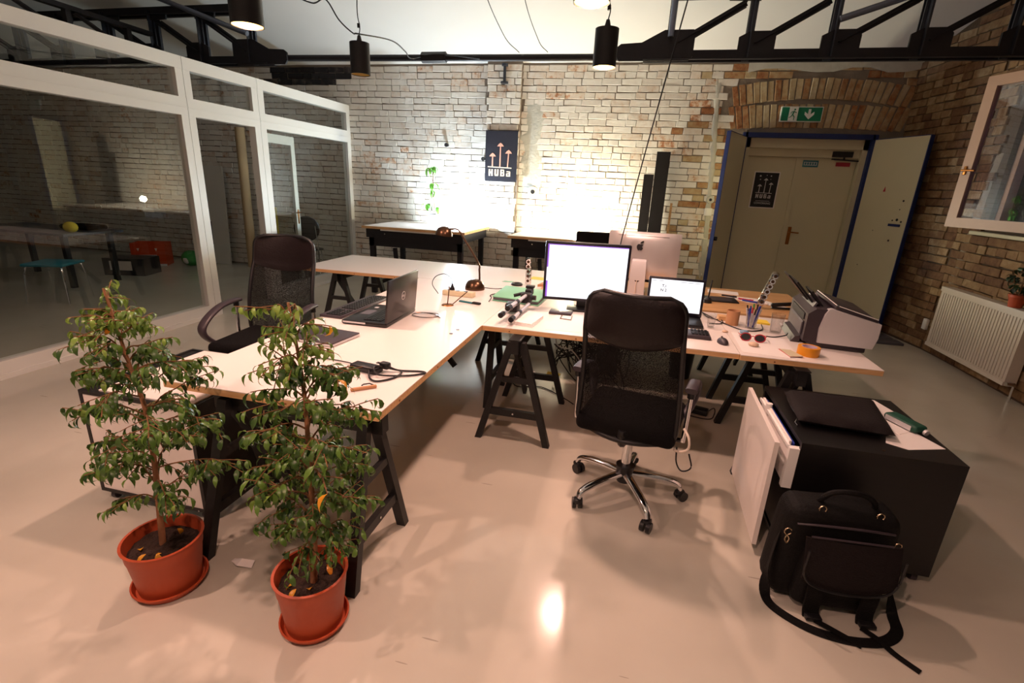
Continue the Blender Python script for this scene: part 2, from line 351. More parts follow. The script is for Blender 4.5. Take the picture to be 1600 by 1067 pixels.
def thing(name, label, cat, loc=(0, 0, 0), rz=0.0, group=None):
    o = bpy.data.objects.new(name, None); C.objects.link(o); o.location = loc; o.rotation_euler = (0, 0, rz); o.empty_display_size = 0.1
    o['label'] = label; o['category'] = cat
    if group: o['group'] = group
    return o
def tag(o, label, cat, group=None):
    o['label'] = label; o['category'] = cat
    if group: o['group'] = group
    return o
def struct(o): o['kind'] = 'structure'; return o
def copy_tree(o, parent=None):
    c = o.copy(); C.objects.link(c); c.parent = parent
    for ch in o.children: copy_tree(ch, c)
    return c
def text_polys(txt, size, thick=0.0):
    cu = bpy.data.curves.new('t', 'FONT'); cu.body = txt; cu.size = size; cu.offset = thick; cu.align_x = 'CENTER'
    o = bpy.data.objects.new('t', cu); C.objects.link(o)
    bpy.context.view_layer.update()
    me = bpy.data.meshes.new_from_object(o.evaluated_get(bpy.context.evaluated_depsgraph_get()))
    vs = [v.co.copy() for v in me.vertices]; fs = [tuple(p.vertices) for p in me.polygons]
    bpy.data.objects.remove(o); bpy.data.curves.remove(cu); bpy.data.meshes.remove(me)
    return vs, fs
def Rz(a): return Matrix.Rotation(a, 3, 'Z')
def Rx(a): return Matrix.Rotation(a, 3, 'X')
def Ry(a): return Matrix.Rotation(a, 3, 'Y')
def T(loc, rz=0): return Matrix.Translation(loc) @ Matrix.Rotation(rz, 4, 'Z')
def pix(p):
    d = V(p) - V((0, 0, 1.6)); z = d.dot(fw)
    if z < 0.1: return None
    return 800 + 767.67*d.dot(r2)/z, 533.5 - 767.67*d.dot(u2)/z, z

# ------------------------------------------------------------------ room shell
YB, XP, XL, YF = 7.63, -4.62, -14.0, -2.4
def zc(y): return 3.25 + 0.95*(1 - ((y-2.6)/5.03)**2)
f = MB(); f.b2((XL-0.2, YF-0.2, -0.1), (3.8, 8.1, 0.0)); struct(f.build('floor', 'floor', smooth=0))
m = MB(); ys = [YB+0.25 - (YB+0.25-YF+0.2)*k/40 for k in range(41)]
vs = [(x, y, zc(y)+dz) for dz in (0, 0.12) for x in (XL-0.2, 3.8) for y in ys]; n = 41; fs = []
for k in range(40): fs += [(k, k+1, n+k+1, n+k), (2*n+k, 2*n+k+1, 3*n+k+1, 3*n+k)]
m.add(vs, fs); struct(m.build('ceiling', 'ceiling', smooth=60))
DX0, DX1, DZ = 1.30, 2.83, 2.37
m = MB(); m.b2((XL-0.2, YB+0.008, 0), (DX0, YB+0.3, 3.6)); m.b2((DX1, YB+0.008, 0), (3.8, YB+0.3, 3.6)); m.b2((DX0, YB+0.008, DZ), (DX1, YB+0.3, 3.6))
wall_back = struct(m.build('wall_back', 'mortar', smooth=0))
# right wall: bends a little near the corner; window opening
WY0, WY1, WZ0, WZ1 = 5.10, 5.98, 1.38, 2.72
XR = 3.38
RC = [(3.14, YB+0.02), (3.36, 6.35), (XR, 5.98)]
m = MB()
def wallseg(m, a, b, z0, z1, t=0.3):
    d = (V((b[0], b[1], 0)) - V((a[0], a[1], 0))).normalized(); nrm = V((-d.y, d.x, 0))
    if nrm.x < 0: nrm = -nrm
    A = V((a[0], a[1], 0)) + nrm*0.012; B = V((b[0], b[1], 0)) + nrm*0.012
    vs = []
    for z in (z0, z1): vs += [(A.x, A.y, z), (B.x, B.y, z), (B.x+nrm.x*t, B.y+nrm.y*t, z), (A.x+nrm.x*t, A.y+nrm.y*t, z)]
    m.add(vs, [(0, 1, 2, 3), (4, 5, 6, 7), (0, 1, 5, 4), (1, 2, 6, 5), (2, 3, 7, 6), (3, 0, 4, 7)])
wallseg(m, RC[0], RC[1], 0, 4.3); wallseg(m, RC[1], RC[2], 0, 4.3)
wallseg(m, (XR, 5.98), (XR, 5.10), 0, WZ0); wallseg(m, (XR, 5.98), (XR, 5.10), WZ1, 4.3); wallseg(m, (XR, 5.10), (XR, YF), 0, 4.3)
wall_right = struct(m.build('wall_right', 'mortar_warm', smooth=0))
m = MB(); m.b2((XL-0.2, YF-0.2, 0), (XL, YB+0.1, 4.3)); struct(m.build('wall_left', 'mortar', smooth=0))
m = MB(); m.b2((XL-0.2, YF-0.2, 0), (3.8, YF, 4.3)); struct(m.build('wall_front', 'ceiling', smooth=0))

# ------------------------------------------------------------------ bricks
BL, BH, PL, PH = 0.262, 0.078, 0.302, 0.0865
def brick_mesh(w, h, d=0.03, j=0.0055, seed=0):
    rnd = random.Random(seed); c = 0.004
    def jj(): return rnd.uniform(-j, j)
    b = [(-w/2, 0, -h/2), (w/2, 0, -h/2), (w/2, 0, h/2), (-w/2, 0, h/2)]
    vs = [(x+jj(), d, z+jj()) for x, _, z in b]
    vs2 = [(x*1.0, 0.004, z) for x, _, z in vs]
    vs3 = [(x*(1-2*c/w), 0.0+jj()*0.6, z*(1-2*c/h)) for x, _, z in vs]
    V3 = vs + vs2 + vs3
    F = [(8, 9, 10, 11)]
    for k in range(4): n = (k+1) % 4; F += [(k, n, 4+n, 4+k), (4+k, 4+n, 8+n, 8+k)]
    return V3, F
BM = {}
def brick_data(w, h, seed, mt):
    key = (round(w, 3), round(h, 3), seed, mt)
    if key not in BM:
        vs, fs = brick_mesh(w, h, seed=seed)
        me = bpy.data.meshes.new('brick'); me.from_pydata(vs, [], fs); me.materials.append(M[mt])
        bm = bmesh.new(); bm.from_mesh(me); bmesh.ops.recalc_face_normals(bm, faces=bm.faces); bm.to_mesh(me); bm.free(); BM[key] = me
    return BM[key]
def lay(parent, bricks, limit, excl=lambda px: False):
    """bricks: (centre, u direction, outward normal, width, height, tilt, material, proud)"""
    cand = []
    for i, b in enumerate(bricks):
        q = pix(b[0]); sc = -1
        if q and -10 < q[0] < 1610 and -10 < q[1] < 1077 and not excl(q): sc = b[3]*b[4]/q[2]**2
        cand.append((sc, i))
    cand.sort(reverse=True); big = set(i for sc, i in cand[:limit] if sc > 0)
    rest = {}
    for i, (c, u, nn, w, h, tilt, mt, pr) in enumerate(bricks):
        u = V(u).normalized(); nn = V(nn).normalized(); zz = V((0, 0, 1))
        R = Matrix((u, -nn, zz)).transposed().to_4x4()      # local x along wall, local -y outward
        mtx = Matrix.Translation(V(c) + nn*pr) @ R @ Matrix.Rotation(tilt, 4, 'Y')
        sd = i % 5
        if i in big:
            o = bpy.data.objects.new('brick', brick_data(w, h, sd, mt)); C.objects.link(o); o.parent = parent; o.matrix_local = mtx
        else:
            vs, fs = brick_mesh(w, h, seed=sd); mb = rest.setdefault(mt, MB()); mb.M = mtx; mb.add(vs, fs)
    allm = MB(); mats = []
    for k, (mt, mb) in enumerate(rest.items()):
        n0 = len(allm.v); allm.v += mb.v; allm.f += [tuple(a+n0 for a in f) for f in mb.f]; allm.mi += [k]*len(mb.f); mats.append(mt)
    if allm.v:
        o = allm.build('brick_field', mats, parent, smooth=0); o['kind'] = 'stuff'; o['label'] = 'remaining smaller bricks of the same wall'
def rows(u0, u1, z0, z1f, seed, rowf=None):
    rnd = random.Random(seed); out = []; z = z0 + PH/2; k = 0
    while z < 4.4:
        u = u0 - rnd.uniform(0, 0.25); hdr = (k % 2 == 1)
        while u < u1:
            w = (0.136 if rnd.random() < (0.7 if hdr else 0.3) else BL) * rnd.uniform(0.93, 1.07)
            a, b = max(u, u0), min(u+w, u1)
            if b-a > 0.05 and z < z1f((a+b)/2): out.append(((a+b)/2, z + 0.003*math.sin(u*1.3+k), b-a))
            u += w + 0.006
        z += PH; k += 1
    return out
# back wall
PLX0, PLX1 = -2.30, -1.79          # shallow pilaster
PATCH = [(-1.72, -1.38, 1.55, 2.75), (0.86, 1.0, 0.0, 3.15)]
def in_arch(x, z): return 1.02 < x < 3.2 and DZ-0.02 < z < 3.12 - 0.16*((x-2.1)/1.05)**2
bricks = []
rq = random.Random(3)
for seg in ((XL, PLX0), (PLX0, PLX1), (PLX1, 3.16)):
    for (u, z, w) in rows(seg[0]+0.004, seg[1]-0.004, 0.02, lambda x: 3.22, int(seg[0]*10)):
        if DX0-0.10 < u < DX1+0.10 and z < DZ+0.03: continue
        if in_arch(u, z): continue
        if -1.70 < u < -1.42 and 1.6 < z < 2.7 and rq.random() < 0.0: continue
        if abs(u-0.93 - 0.05*(2-z)) < 0.05 and rq.random() < 0.0: continue
        q = pix((u, YB, z)); mt = 'brick_white'
        if u > 1.05 or (u > 0.3 and rq.random() < 0.35*(u-0.3)+0.1): mt = 'brick_warm'
        if -6.0 < u < -4.72 and z > 2.96: mt = 'brick_black'
        if -4.72 < u < -4.45 and z > 3.06: mt = 'brick_black'
        yy = YB - (0.055 if PLX0 < u < PLX1 else 0.0)
        bricks.append(((u, yy, z), (1, 0, 0), (0, -1, 0), w, BH*rq.uniform(0.95, 1.03), rq.uniform(-0.008, 0.008), mt, rq.uniform(0.0, 0.008)))
# relieving arch of upright bricks over the doorway: two fanned rows
for row, (zb, hh) in enumerate(((2.46, 0.30), (2.80, 0.26))):
    nb = 25
    for k in range(nb):
        t = (k+0.5)/nb; x = 1.06 + 2.08*t; ang = (t-0.5)*0.55
        z = zb + hh/2 - 0.10*((t-0.5)*2)**2*(1 if row else 0.35)
        bricks.append(((x, YB, z), (1, 0, 0), (0, -1, 0), hh-0.02, 0.068, PI/2 + ang, 'brick_warm', rq.uniform(0, 0.01)))
lay(wall_back, bricks, 296, lambda q: (q[0] < 555) or (q[1] > 340))
m = MB(); m.b2((PLX0, YB-0.043, 0), (PLX1, YB+0.01, 3.3)); m.build('pilaster_core', 'mortar', wall_back, smooth=0)
# plaster repairs
def blob(m, cx, cz, w, h, y, seed, d=0.02, n=26):
    rnd = random.Random(seed); pts = []
    for k in range(n):
        t = 2*PI*k/n; e = 2.6
        c, s_ = math.cos(t), math.sin(t); r = (abs(c)**e + abs(s_)**e)**(-1/e) * rnd.uniform(0.86, 1.08)
        pts.append((cx + w/2*c*r, cz + h/2*s_*r))
    m.prism(pts, y, y-d)
def skim(pts_, seed, proud=0.012, res=0.035):
    """irregular plaster skim: pts_ = list of (x, z, half width), a displaced sheet whose rim sinks into the wall"""
    m = MB(); n = 9; rowsn = []
    P_ = spl([V((x, w_, z)) for x, z, w_ in pts_], 7)
    for j_, q in enumerate(P_):
        for i_ in range(n):
            u = -1+2*i_/(n-1); ed = min(1-abs(u), j_/2/ (len(P_)-1)*8, (len(P_)-1-j_)/2/(len(P_)-1)*8)
            nz = noise.noise(V((q.x*9+u*2.1+seed, q.z*9, seed)))
            wv = q.y*(1+0.45*noise.noise(V((q.z*6, u*1.5, seed+5))))
            dep = 0.010 - (proud+0.010)*min(1, max(0, ed*2.2+nz*0.9)) + 0.004*nz
            m.v.append((q.x+u*wv, YB+dep, q.z)); 
    for j_ in range(len(P_)-1):
        for i_ in range(n-1): a_ = j_*n+i_; m.f.append((a_, a_+1, a_+n+1, a_+n)); m.mi.append(0)
    return m
m = skim([(-1.58, 1.50, 0.16), (-1.58, 1.9, 0.20), (-1.62, 2.2, 0.17), (-1.58, 2.5, 0.20), (-1.62, 2.85, 0.13)], 1, 0.009); m.build('plaster_patch', 'plaster', wall_back, smooth=60)
m = skim([(0.86, 3.16, 0.05), (0.88, 2.7, 0.045), (0.93, 2.2, 0.05), (0.96, 1.7, 0.05), (0.99, 1.3, 0.05), (1.03, 0.6, 0.06), (1.05, 0.2, 0.06)], 7, 0.010); m.build('plaster_seam', 'plaster', wall_back, smooth=60)
m = MB()
pts = [(1.2 + k*0.2, 3.24 + 0.01*math.sin(k*2.1)) for k in range(11)]; pl = pts + [(x, z-0.10-0.03*math.sin(x*7)) for x, z in reversed(pts)]
m.prism(pl, YB+0.003, YB-0.013); m.build('plaster_band', 'plaster', wall_back, smooth=0)
# right wall bricks
bricks = []
def seg_bricks(a, b, z0, z1f, seed, skip=lambda y, z: False):
    A = V((a[0], a[1], 0)); B = V((b[0], b[1], 0)); L = (B-A).length; d = (B-A).normalized(); nn = V((d.y, -d.x, 0))
    if nn.x > 0: nn = -nn
    for (u, z, w) in rows(0, L, z0, lambda x: z1f((A+d*x).y), seed):
        p = A + d*u
        if skip(p.y, z): continue
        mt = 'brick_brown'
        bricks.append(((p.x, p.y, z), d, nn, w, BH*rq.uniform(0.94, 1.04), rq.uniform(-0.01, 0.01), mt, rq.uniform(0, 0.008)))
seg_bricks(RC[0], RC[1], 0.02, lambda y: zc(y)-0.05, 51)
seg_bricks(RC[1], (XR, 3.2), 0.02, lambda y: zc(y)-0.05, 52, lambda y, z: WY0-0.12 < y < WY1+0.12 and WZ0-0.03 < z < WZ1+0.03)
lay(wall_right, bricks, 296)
for pts_, sd in (([(-6.22, 0.3, 0.05), (-6.2, 0.9, 0.06), (-6.15, 1.5, 0.05), (-6.12, 2.1, 0.05)], 3), ([(-6.30, 2.3, 0.03), (-6.25, 2.7, 0.04), (-6.22, 3.1, 0.04)], 4)):
    m = skim(pts_, sd); m.v = [(XR-0.005+(y_-YB)*1.0, -x_, z_) for x_, y_, z_ in m.v]
    m.build('plaster_seam', 'plaster_warm', wall_right, smooth=60)

# ------------------------------------------------------------------ doorway with open outer leaves and inner double door
d = bpy.data.objects.new('door_1', None); C.objects.link(d); d.location = (2.065, YB, 0); struct(d)
LD = Matrix.Translation((-2.065, -YB, 0))
def dpart(m, name, mats, **k):
    o = m.build(name, mats, d, **k); o.matrix_local = LD; return o
m = MB(); m.b2((DX0-0.03, YB-0.05, 0), (DX0+0.03, YB+0.02, DZ+0.03)); m.b2((DX1-0.03, YB-0.05, 0), (DX1+0.03, YB+0.02, DZ+0.03)); m.b2((DX0, YB-0.05, DZ-0.03), (DX1, YB+0.02, DZ+0.03))
o = dpart(m, 'outer_frame', 'blue_paint', smooth=0); o['label'] = 'blue painted frame round the doorway'
YD = YB+0.13
m = MB(); m.b2((DX0+0.03, YB+0.02, 0), (DX0+0.09, YD, DZ-0.03)); m.b2((DX1-0.09, YB+0.02, 0), (DX1-0.03, YD, DZ-0.03)); m.b2((DX0+0.03, YB+0.02, DZ-0.15), (DX1-0.03, YD, DZ-0.03))
m.b2((DX0+0.06, YD-0.05, DZ-0.25), (DX1-0.06, YD+0.02, DZ-0.14))
dpart(m, 'inner_frame', 'cream_paint', smooth=0)
for s, (a, b) in enumerate(((DX0+0.09, 2.06), (2.065, DX1-0.09))):
    m = MB(); m.b2((a, YD, 0.01), (b, YD+0.045, DZ-0.25)); m.b2((a+0.01, YD-0.008, 0.02), (b-0.01, YD, DZ-0.26))
    if s == 0: m.b2((b-0.045, YD-0.022, 0.02), (b+0.012, YD-0.008, DZ-0.26))
    o = dpart(m, 'inner_door_leaf', 'cream_paint', smooth=0)
m = MB(); m.rbox((2.11, YD-0.014, 1.09), (0.045, 0.012, 0.24), 0.02, 3); m.cyl((2.11, YD-0.01, 1.14), (2.11, YD-0.06, 1.14), 0.01); m.cyl((2.11, YD-0.055, 1.14), (2.22, YD-0.055, 1.135), 0.009)
dpart(m, 'door_handle', 'brass')['label'] = 'brass lever handle on a long plate'
m = MB(); m.b2((2.42, YD-0.07, 2.13), (2.66, YD-0.01, 2.20)); m.cyl((2.57, YD-0.05, 2.13), (2.57, YD-0.05, 2.10), 0.012)
m.box((2.60, YD-0.06, 2.095), (0.36, 0.02, 0.018), rot=Ry(0.05))
dpart(m, 'door_closer', 'black_plastic')
m = MB(); m.b2((2.10, YD-0.012, 2.0), (2.29, YD-0.009, 2.085), 0); m.b2((2.115, YD-0.014, 2.02), (2.275, YD-0.012, 2.065), 1)
for k in range(5): m.b2((2.125+k*0.03, YD-0.0155, 2.028), (2.143+k*0.03, YD-0.014, 2.058), 0)
dpart(m, 'label_strip', ['teal', 'silver'], smooth=0)['label'] = 'teal sticker at the top of the right leaf'
m = MB(); m.b2((2.50, YD-0.012, 2.02), (2.67, YD-0.009, 2.07)); dpart(m, 'label_strip', 'red', smooth=0)['label'] = 'red sticker under the door closer'
# open outer leaves
def leaf(hx, hy, ex, ey, marks):
    L = math.hypot(ex-hx, ey-hy); a = math.atan2(ey-hy, ex-hx)
    mtx = Matrix.Translation((hx, hy, 0)) @ Matrix.Rotation(a, 4, 'Z')
    m = MB(mtx); m.b2((0, -0.02, 0.02), (L, 0.02, DZ-0.03), 0)
    o = dpart(m, 'outer_door_leaf', ['cream_paint'], smooth=0)
    m = MB(mtx); m.b2((L, -0.024, 0.02), (L+0.012, 0.024, DZ-0.03)); m.b2((0, -0.022, DZ-0.034), (L, 0.022, DZ-0.026)); 
    q = dpart(m, 'leaf_edge', 'blue_paint', smooth=0); q['label'] = 'blue painted edge of the open leaf'
    return mtx, L
ml, L1 = leaf(DX0, YB-0.05, 0.995, 6.92, 0)
mr_, L2 = leaf(DX1+0.02, YB-0.05, 3.13, 6.90, 1)
m = MB(mr_); m.b2((0.50, -0.027, 1.32), (0.66, -0.02, 1.35)); dpart(m, 'tape_mark', 'blue_paint', smooth=0)
m = MB(mr_)
for (u, z, r) in ((0.62, 1.62, 0.012), (0.60, 1.40, 0.016), (0.54, 1.39, 0.009), (0.66, 1.38, 0.011), (0.56, 1.15, 0.012), (0.6, 1.52, 0.006), (0.2, 0.8, 0.006), (0.3, 1.25, 0.005)):
    m.cyl((u, -0.024, z), (u, -0.019, z), r, n=8)
dpart(m, 'screw_hole', 'ink')
m = MB(mr_); m.prism([(0.30, 1.72), (0.335, 1.72), (0.32, 1.78)], -0.023, -0.019); dpart(m, 'sticker', 'red', smooth=0)
m = MB(ml); m.rbox((L1-0.02, 0.04, 1.05), (0.03, 0.04, 0.05), 0.008); dpart(m, 'latch', 'black_plastic')

# poster and sign artwork -------------------------------------------------
def arrows(m, x0, z1, w, h, y, mi_a=0, mi_t=0, t=0.003):
    def P(u, v): return (x0+u*w, z1-v*h)
    for (u, top, bend) in ((0.235, 0.43, 0.0), (0.475, 0.23, 0.0), (0.71, 0.365, 0.025)):
        lw = 0.022
        m.prism([P(u-lw+bend*0.3, 0.71), P(u+lw*0.9, 0.71), P(u+lw*0.7+bend, top+0.06), P(u-lw*0.7+bend, top+0.06)], y, y-t, mi=mi_a)
        m.prism([P(u-0.105+bend, top+0.072), P(u+0.105+bend, top+0.072), P(u+0.06+bend, top+0.03), P(u+bend, top), P(u-0.06+bend, top+0.03)], y, y-t*1.2, mi=mi_a)
    m.prism([P(0.09, 0.70), P(0.84, 0.712), P(0.84, 0.732), P(0.09, 0.718)], y, y-t, mi=mi_t)
    # block capitals H U B and a small a, built from strokes on a unit cell (u right, v up)
    G = {'H': [(0, .36, 0, 1), (.64, 1, 0, 1), (.36, .64, .36, .64)], 'U': [(0, .38, .12, 1), (.64, 1, .12, 1), (.08, .92, 0, .26)],
         'B': [(0, .36, 0, 1), (.36, .86, .84, 1), (.36, .86, .42, .58), (.36, .86, 0, .16), (.66, .94, .55, .94), (.66, 1, .06, .46)],
         'a': [(.10, .9, .62, .78), (.64, 1, 0, .70), (.0, .64, 0, .14), (0, .34, .08, .42), (.1, .64, .34, .48)]}
    cw = 0.13*w
    for q, g in enumerate('HUBa'):
        xa = x0 + w*0.125 + q*w*0.185; za = z1 - 0.89*h
        for a_, b_, c_, d_ in G[g]: m.b2((xa+a_*cw, y-t, za+c_*0.135*h), (xa+b_*cw, y, za+d_*0.135*h), mi_t)
s = thing('wall_sign', 'black HUBa board with three pink arrows hung on the brick pilaster', 'sign', (-2.045, 7.56, 1.99))
inv = Matrix.Translation((2.045, -7.56, -1.99))
m = MB(); m.b2((-2.29, 7.545, 1.635), (-1.80, 7.565, 2.345)); m.build('board', 'black_sign', s, smooth=0).matrix_local = inv
m = MB(); arrows(m, -2.29, 2.345, 0.49, 0.71, 7.544, 0, 1); m.build('print', ['pink', 'ivory'], s, smooth=0).matrix_local = inv
s = thing('door_poster', 'small black HUBa COWORKING poster with white border on the cream door', 'poster', (1.70, YD-0.01, 1.68))
inv = Matrix.Translation((-1.70, -(YD-0.01), -1.68))
m = MB(); m.b2((1.525, YD-0.013, 1.44), (1.855, YD-0.009, 1.925)); m.build('sheet', 'paper', s, smooth=0).matrix_local = inv
m = MB(); m.b2((1.540, YD-0.0145, 1.455), (1.840, YD-0.013, 1.91)); m.build('printed_field', 'ink', s, smooth=0).matrix_local = inv
m = MB(); arrows(m, 1.555, 1.93, 0.28, 0.40, YD-0.0146, 0, 0, 0.001)
for (u, z, r) in ((1.61, 1.865, 0.012), (1.69, 1.875, 0.006), (1.745, 1.868, 0.009), (1.615, 1.82, 0.008), (1.745, 1.825, 0.005)): m.cyl((u, YD-0.0146, z), (u, YD-0.0156, z), r, n=8)
vs, fs = text_polys('COWORKING', 0.05, 0.0005); m.add([(1.69+v.x*0.66, YD-0.0156, 1.495+v.y*0.75) for v in vs], fs)
m.b2((1.60, YD-0.0156, 1.535), (1.78, YD-0.0146, 1.54))
m.build('print', 'silver', s, smooth=0).matrix_local = inv
s = thing('exit_sign', 'green emergency exit sign with running figure and down arrow', 'sign', (1.92, YB-0.03, 2.62), 0.0)
m = MB(); m.b2((-0.235, -0.02, -0.075), (0.235, 0.03, 0.085), 0); m.build('panel', 'exit_green', s, smooth=0)
m = MB(); m.b2((-0.245, -0.015, -0.085), (0.245, 0.025, 0.095)); m.build('housing', 'white', s, smooth=0)
m = MB(); m.b2((-0.15, -0.0225, -0.075), (-0.045, -0.02, 0.085)); m.build('figure_field', 'white', s, smooth=0)
m = MB()
m.cyl((-0.085, -0.0225, 0.058), (-0.085, -0.0245, 0.058), 0.011, n=10)
for a, b, w in (((-0.09, 0.04), (-0.105, 0.0), 0.016), ((-0.105, 0.0), (-0.08, -0.03), 0.011), ((-0.08, -0.03), (-0.085, -0.065), 0.009), ((-0.105, 0.0), (-0.125, -0.03), 0.011), ((-0.125, -0.03), (-0.145, -0.035), 0.008), ((-0.09, 0.035), (-0.06, 0.02), 0.008), ((-0.09, 0.035), (-0.12, 0.03), 0.008), ((-0.12, 0.03), (-0.13, 0.01), 0.007)):
    m.cyl((a[0], -0.0235, a[1]), (b[0], -0.0235, b[1]), w/2, n=6)
m.build('running_figure', 'exit_green', s)
m = MB(); m.prism([(0.075, 0.065), (0.105, 0.065), (0.105, 0.005), (0.145, 0.035), (0.145, 0.0), (0.09, -0.055), (0.035, 0.0), (0.035, 0.035), (0.075, 0.005)], -0.020, -0.023); m.build('arrow', 'white', s, smooth=0)
# wall fittings
def wall_round(x, z, r, label, name='junction_box'):
    t = thing(name, label, 'fitting', (x, YB-0.01, z))
    m = MB(); m.cyl((0, 0.02, 0), (0, -0.03, 0), r, r*0.93, n=24); m.build('ring', 'plaster', t)
    m = MB(); m.cyl((0, -0.0305, 0), (0, -0.034, 0), r*0.36, n=16); m.build('hole', 'ink', t)
wall_round(-1.545, 1.51, 0.085, 'round grey junction box with black hole low on the bright brick wall')
wall_round(0.99, 1.52, 0.055, 'small round cable outlet above the white switch beside the door')
m = MB(); m.rbox((0, -0.012, 0), (0.10, 0.03, 0.105), 0.008); m.rbox((0, -0.03, 0), (0.06, 0.008, 0.07), 0.003); tag(m.build('light_switch', 'white', loc=(0.985, YB-0.01, 1.355)), 'white square light switch on the brick wall left of the door', 'switch')
m = MB(); m.rbox((0, 0, 0), (0.035, 0.075, 0.12), 0.008)
for dz in (-0.025, 0.025): m.cyl((-0.017, 0, dz), (-0.021, 0, dz), 0.014, n=12)
tag(m.build('wall_socket', 'white', loc=(3.335, 6.36, 0.30)), 'small white double socket on the right brick wall beside the radiator', 'socket')
m = MB(); m.tube([(-2.03, YB-0.10, 3.22), (-2.03, YB-0.10, 3.05), (-2.03, YB-0.10, 2.98)], 0.02); m.cyl((-2.03, YB-0.10, 2.99), (-2.03, YB-0.10, 2.965), 0.055); m.cyl((-2.03, YB-0.10, 3.22), (-2.03, YB-0.10, 3.19), 0.045)
tag(m.build('wall_pipe', 'steel_grey'), 'short grey pipe stub above the HUBa board', 'pipe')
for (x, z) in ((-2.92, 2.13), (-2.33, 1.95)):
    m = MB(); m.cyl((x, YB, z), (x, YB-0.06, z), 0.02, n=10); m.cyl((x, YB-0.06, z), (x, YB-0.075, z), 0.03, n=10)
    tag(m.build('wall_bolt', 'ink'), 'dark bolt stub in the brick wall ' + ('above the small avocado plant' if x < -2.5 else 'touching the left edge of the HUBa board'), 'bolt')

# ------------------------------------------------------------------ window in right wall
w = bpy.data.objects.new('window_1', None); C.objects.link(w); w.location = (XR, 5.54, WZ0); struct(w)
LW = Matrix.Translation((-XR, -5.54, -WZ0))
def wpart(m, name, mats, **k): o = m.build(name, mats, w, **k); o.matrix_local = LW; return o
m = MB()
m.b2((XR+0.06, WY0, WZ0), (XR+0.13, WY0+0.07, WZ1)); m.b2((XR+0.06, WY1-0.07, WZ0), (XR+0.13, WY1, WZ1)); m.b2((XR+0.06, WY0, WZ0), (XR+0.13, WY1, WZ0+0.07)); m.b2((XR+0.06, WY0, WZ1-0.07), (XR+0.13, WY1, WZ1))
wpart(m, 'window_frame', 'window_wood', smooth=0)
m = MB(); m.b2((XR+0.22, WY0, WZ0), (XR+0.226, WY1, WZ1)); wpart(m, 'pane', 'window_glass', smooth=0)
m = MB(); m.rbox((XR+0.02, (WY0+WY1)/2, WZ0-0.035), (0.22, WY1-WY0+0.12, 0.035), 0.008); wpart(m, 'sill', 'cream_paint')['label'] = 'pale window sill board'
hx, hy, ex, ey = XR-0.02, 5.08, 3.03, 5.93
L = math.hypot(ex-hx, ey-hy); a = math.atan2(ey-hy, ex-hx); mtx = Matrix.Translation((hx, hy, 0)) @ Matrix.Rotation(a, 4, 'Z')
m = MB(mtx); z0, z1, fwd = 1.395, 2.735, 0.09
m.b2((0, -0.03, z0), (fwd, 0.03, z1)); m.b2((L-fwd, -0.03, z0), (L, 0.03, z1)); m.b2((fwd, -0.03, z0), (L-fwd, 0.03, z0+fwd)); m.b2((fwd, -0.03, z1-fwd), (L-fwd, 0.03, z1))
m.b2((fwd, 0.02, z0+fwd), (fwd+0.012, 0.036, z1-fwd)); m.b2((L-fwd-0.012, 0.02, z0+fwd), (L-fwd, 0.036, z1-fwd))
wpart(m, 'open_sash', 'window_wood', smooth=0)['label'] = 'window sash standing open into the room'
m = MB(mtx); m.b2((fwd, -0.006, z0+fwd), (L-fwd, 0.006, z1-fwd)); wpart(m, 'pane', 'window_glass', smooth=0)
m = MB(mtx); m.rbox((L-0.045, 0.036, 1.92), (0.03, 0.012, 0.08), 0.008); m.cyl((L-0.045, 0.04, 1.92), (L-0.045, 0.075, 1.92), 0.009); m.cyl((L-0.045, 0.075, 1.92), (L-0.17, 0.075, 1.915), 0.009); wpart(m, 'window_handle', 'brass')

# ------------------------------------------------------------------ glass partition
p = bpy.data.objects.new('glass_partition', None); C.objects.link(p); p.location = (XP, 4.0, 0)
tag(p, 'white framed glass partition wall closing off the dark room on the left', 'partition')
LP = Matrix.Translation((-XP, -4.0, 0))
def ppart(m, name, mats, **k): o = m.build(name, mats, p, **k); o.matrix_local = LP; return o
Y0P = -1.2
t = 0.045
for (a, b) in ((Y0P, Y0P+0.12), (1.6, 1.74), (4.47, 4.555), (4.56, 4.645), (5.50, 5.595), (5.60, 5.70), (7.53, 7.625)):
    m = MB(); m.b2((XP-t, a, 0), (XP+t, b, 2.665)); ppart(m, 'post', 'white_frame', smooth=0)
for (a, b) in ((Y0P, 4.555), (4.56, 5.595), (5.60, 7.625)):
    m = MB(); m.b2((XP-t-0.004, a, 2.555), (XP+t+0.004, b, 2.672)); ppart(m, 'top_rail', 'white_frame', smooth=0)
    m = MB(); m.b2((XP-t-0.003, a, 2.125), (XP+t+0.003, b, 2.295)); m.b2((XP+t, a, 2.20), (XP+t+0.008, b, 2.212)); ppart(m, 'middle_rail', 'white_frame', smooth=0)
for (a, b) in ((Y0P, 4.555), (5.60, 7.625)):
    m = MB(); m.b2((XP-t-0.002, a, 0), (XP+t+0.002, b, 0.14)); m.b2((XP+t, a, 0), (XP+t+0.012, b, 0.04)); ppart(m, 'bottom_rail', 'white_frame', smooth=0)
for (a, b, z0, z1) in ((Y0P+0.12, 1.6, 2.295, 2.555), (Y0P+0.12, 1.6, 0.14, 2.125), (1.74, 4.47, 2.295, 2.555), (1.74, 4.47, 0.14, 2.125), (4.645, 5.50, 2.295, 2.555), (5.70, 7.53, 2.295, 2.555), (5.70, 7.53, 0.14, 2.125)):
    m = MB(); m.b2((XP-0.004, a, z0), (XP+0.004, b, z1)); ppart(m, 'pane', 'glass', smooth=0)
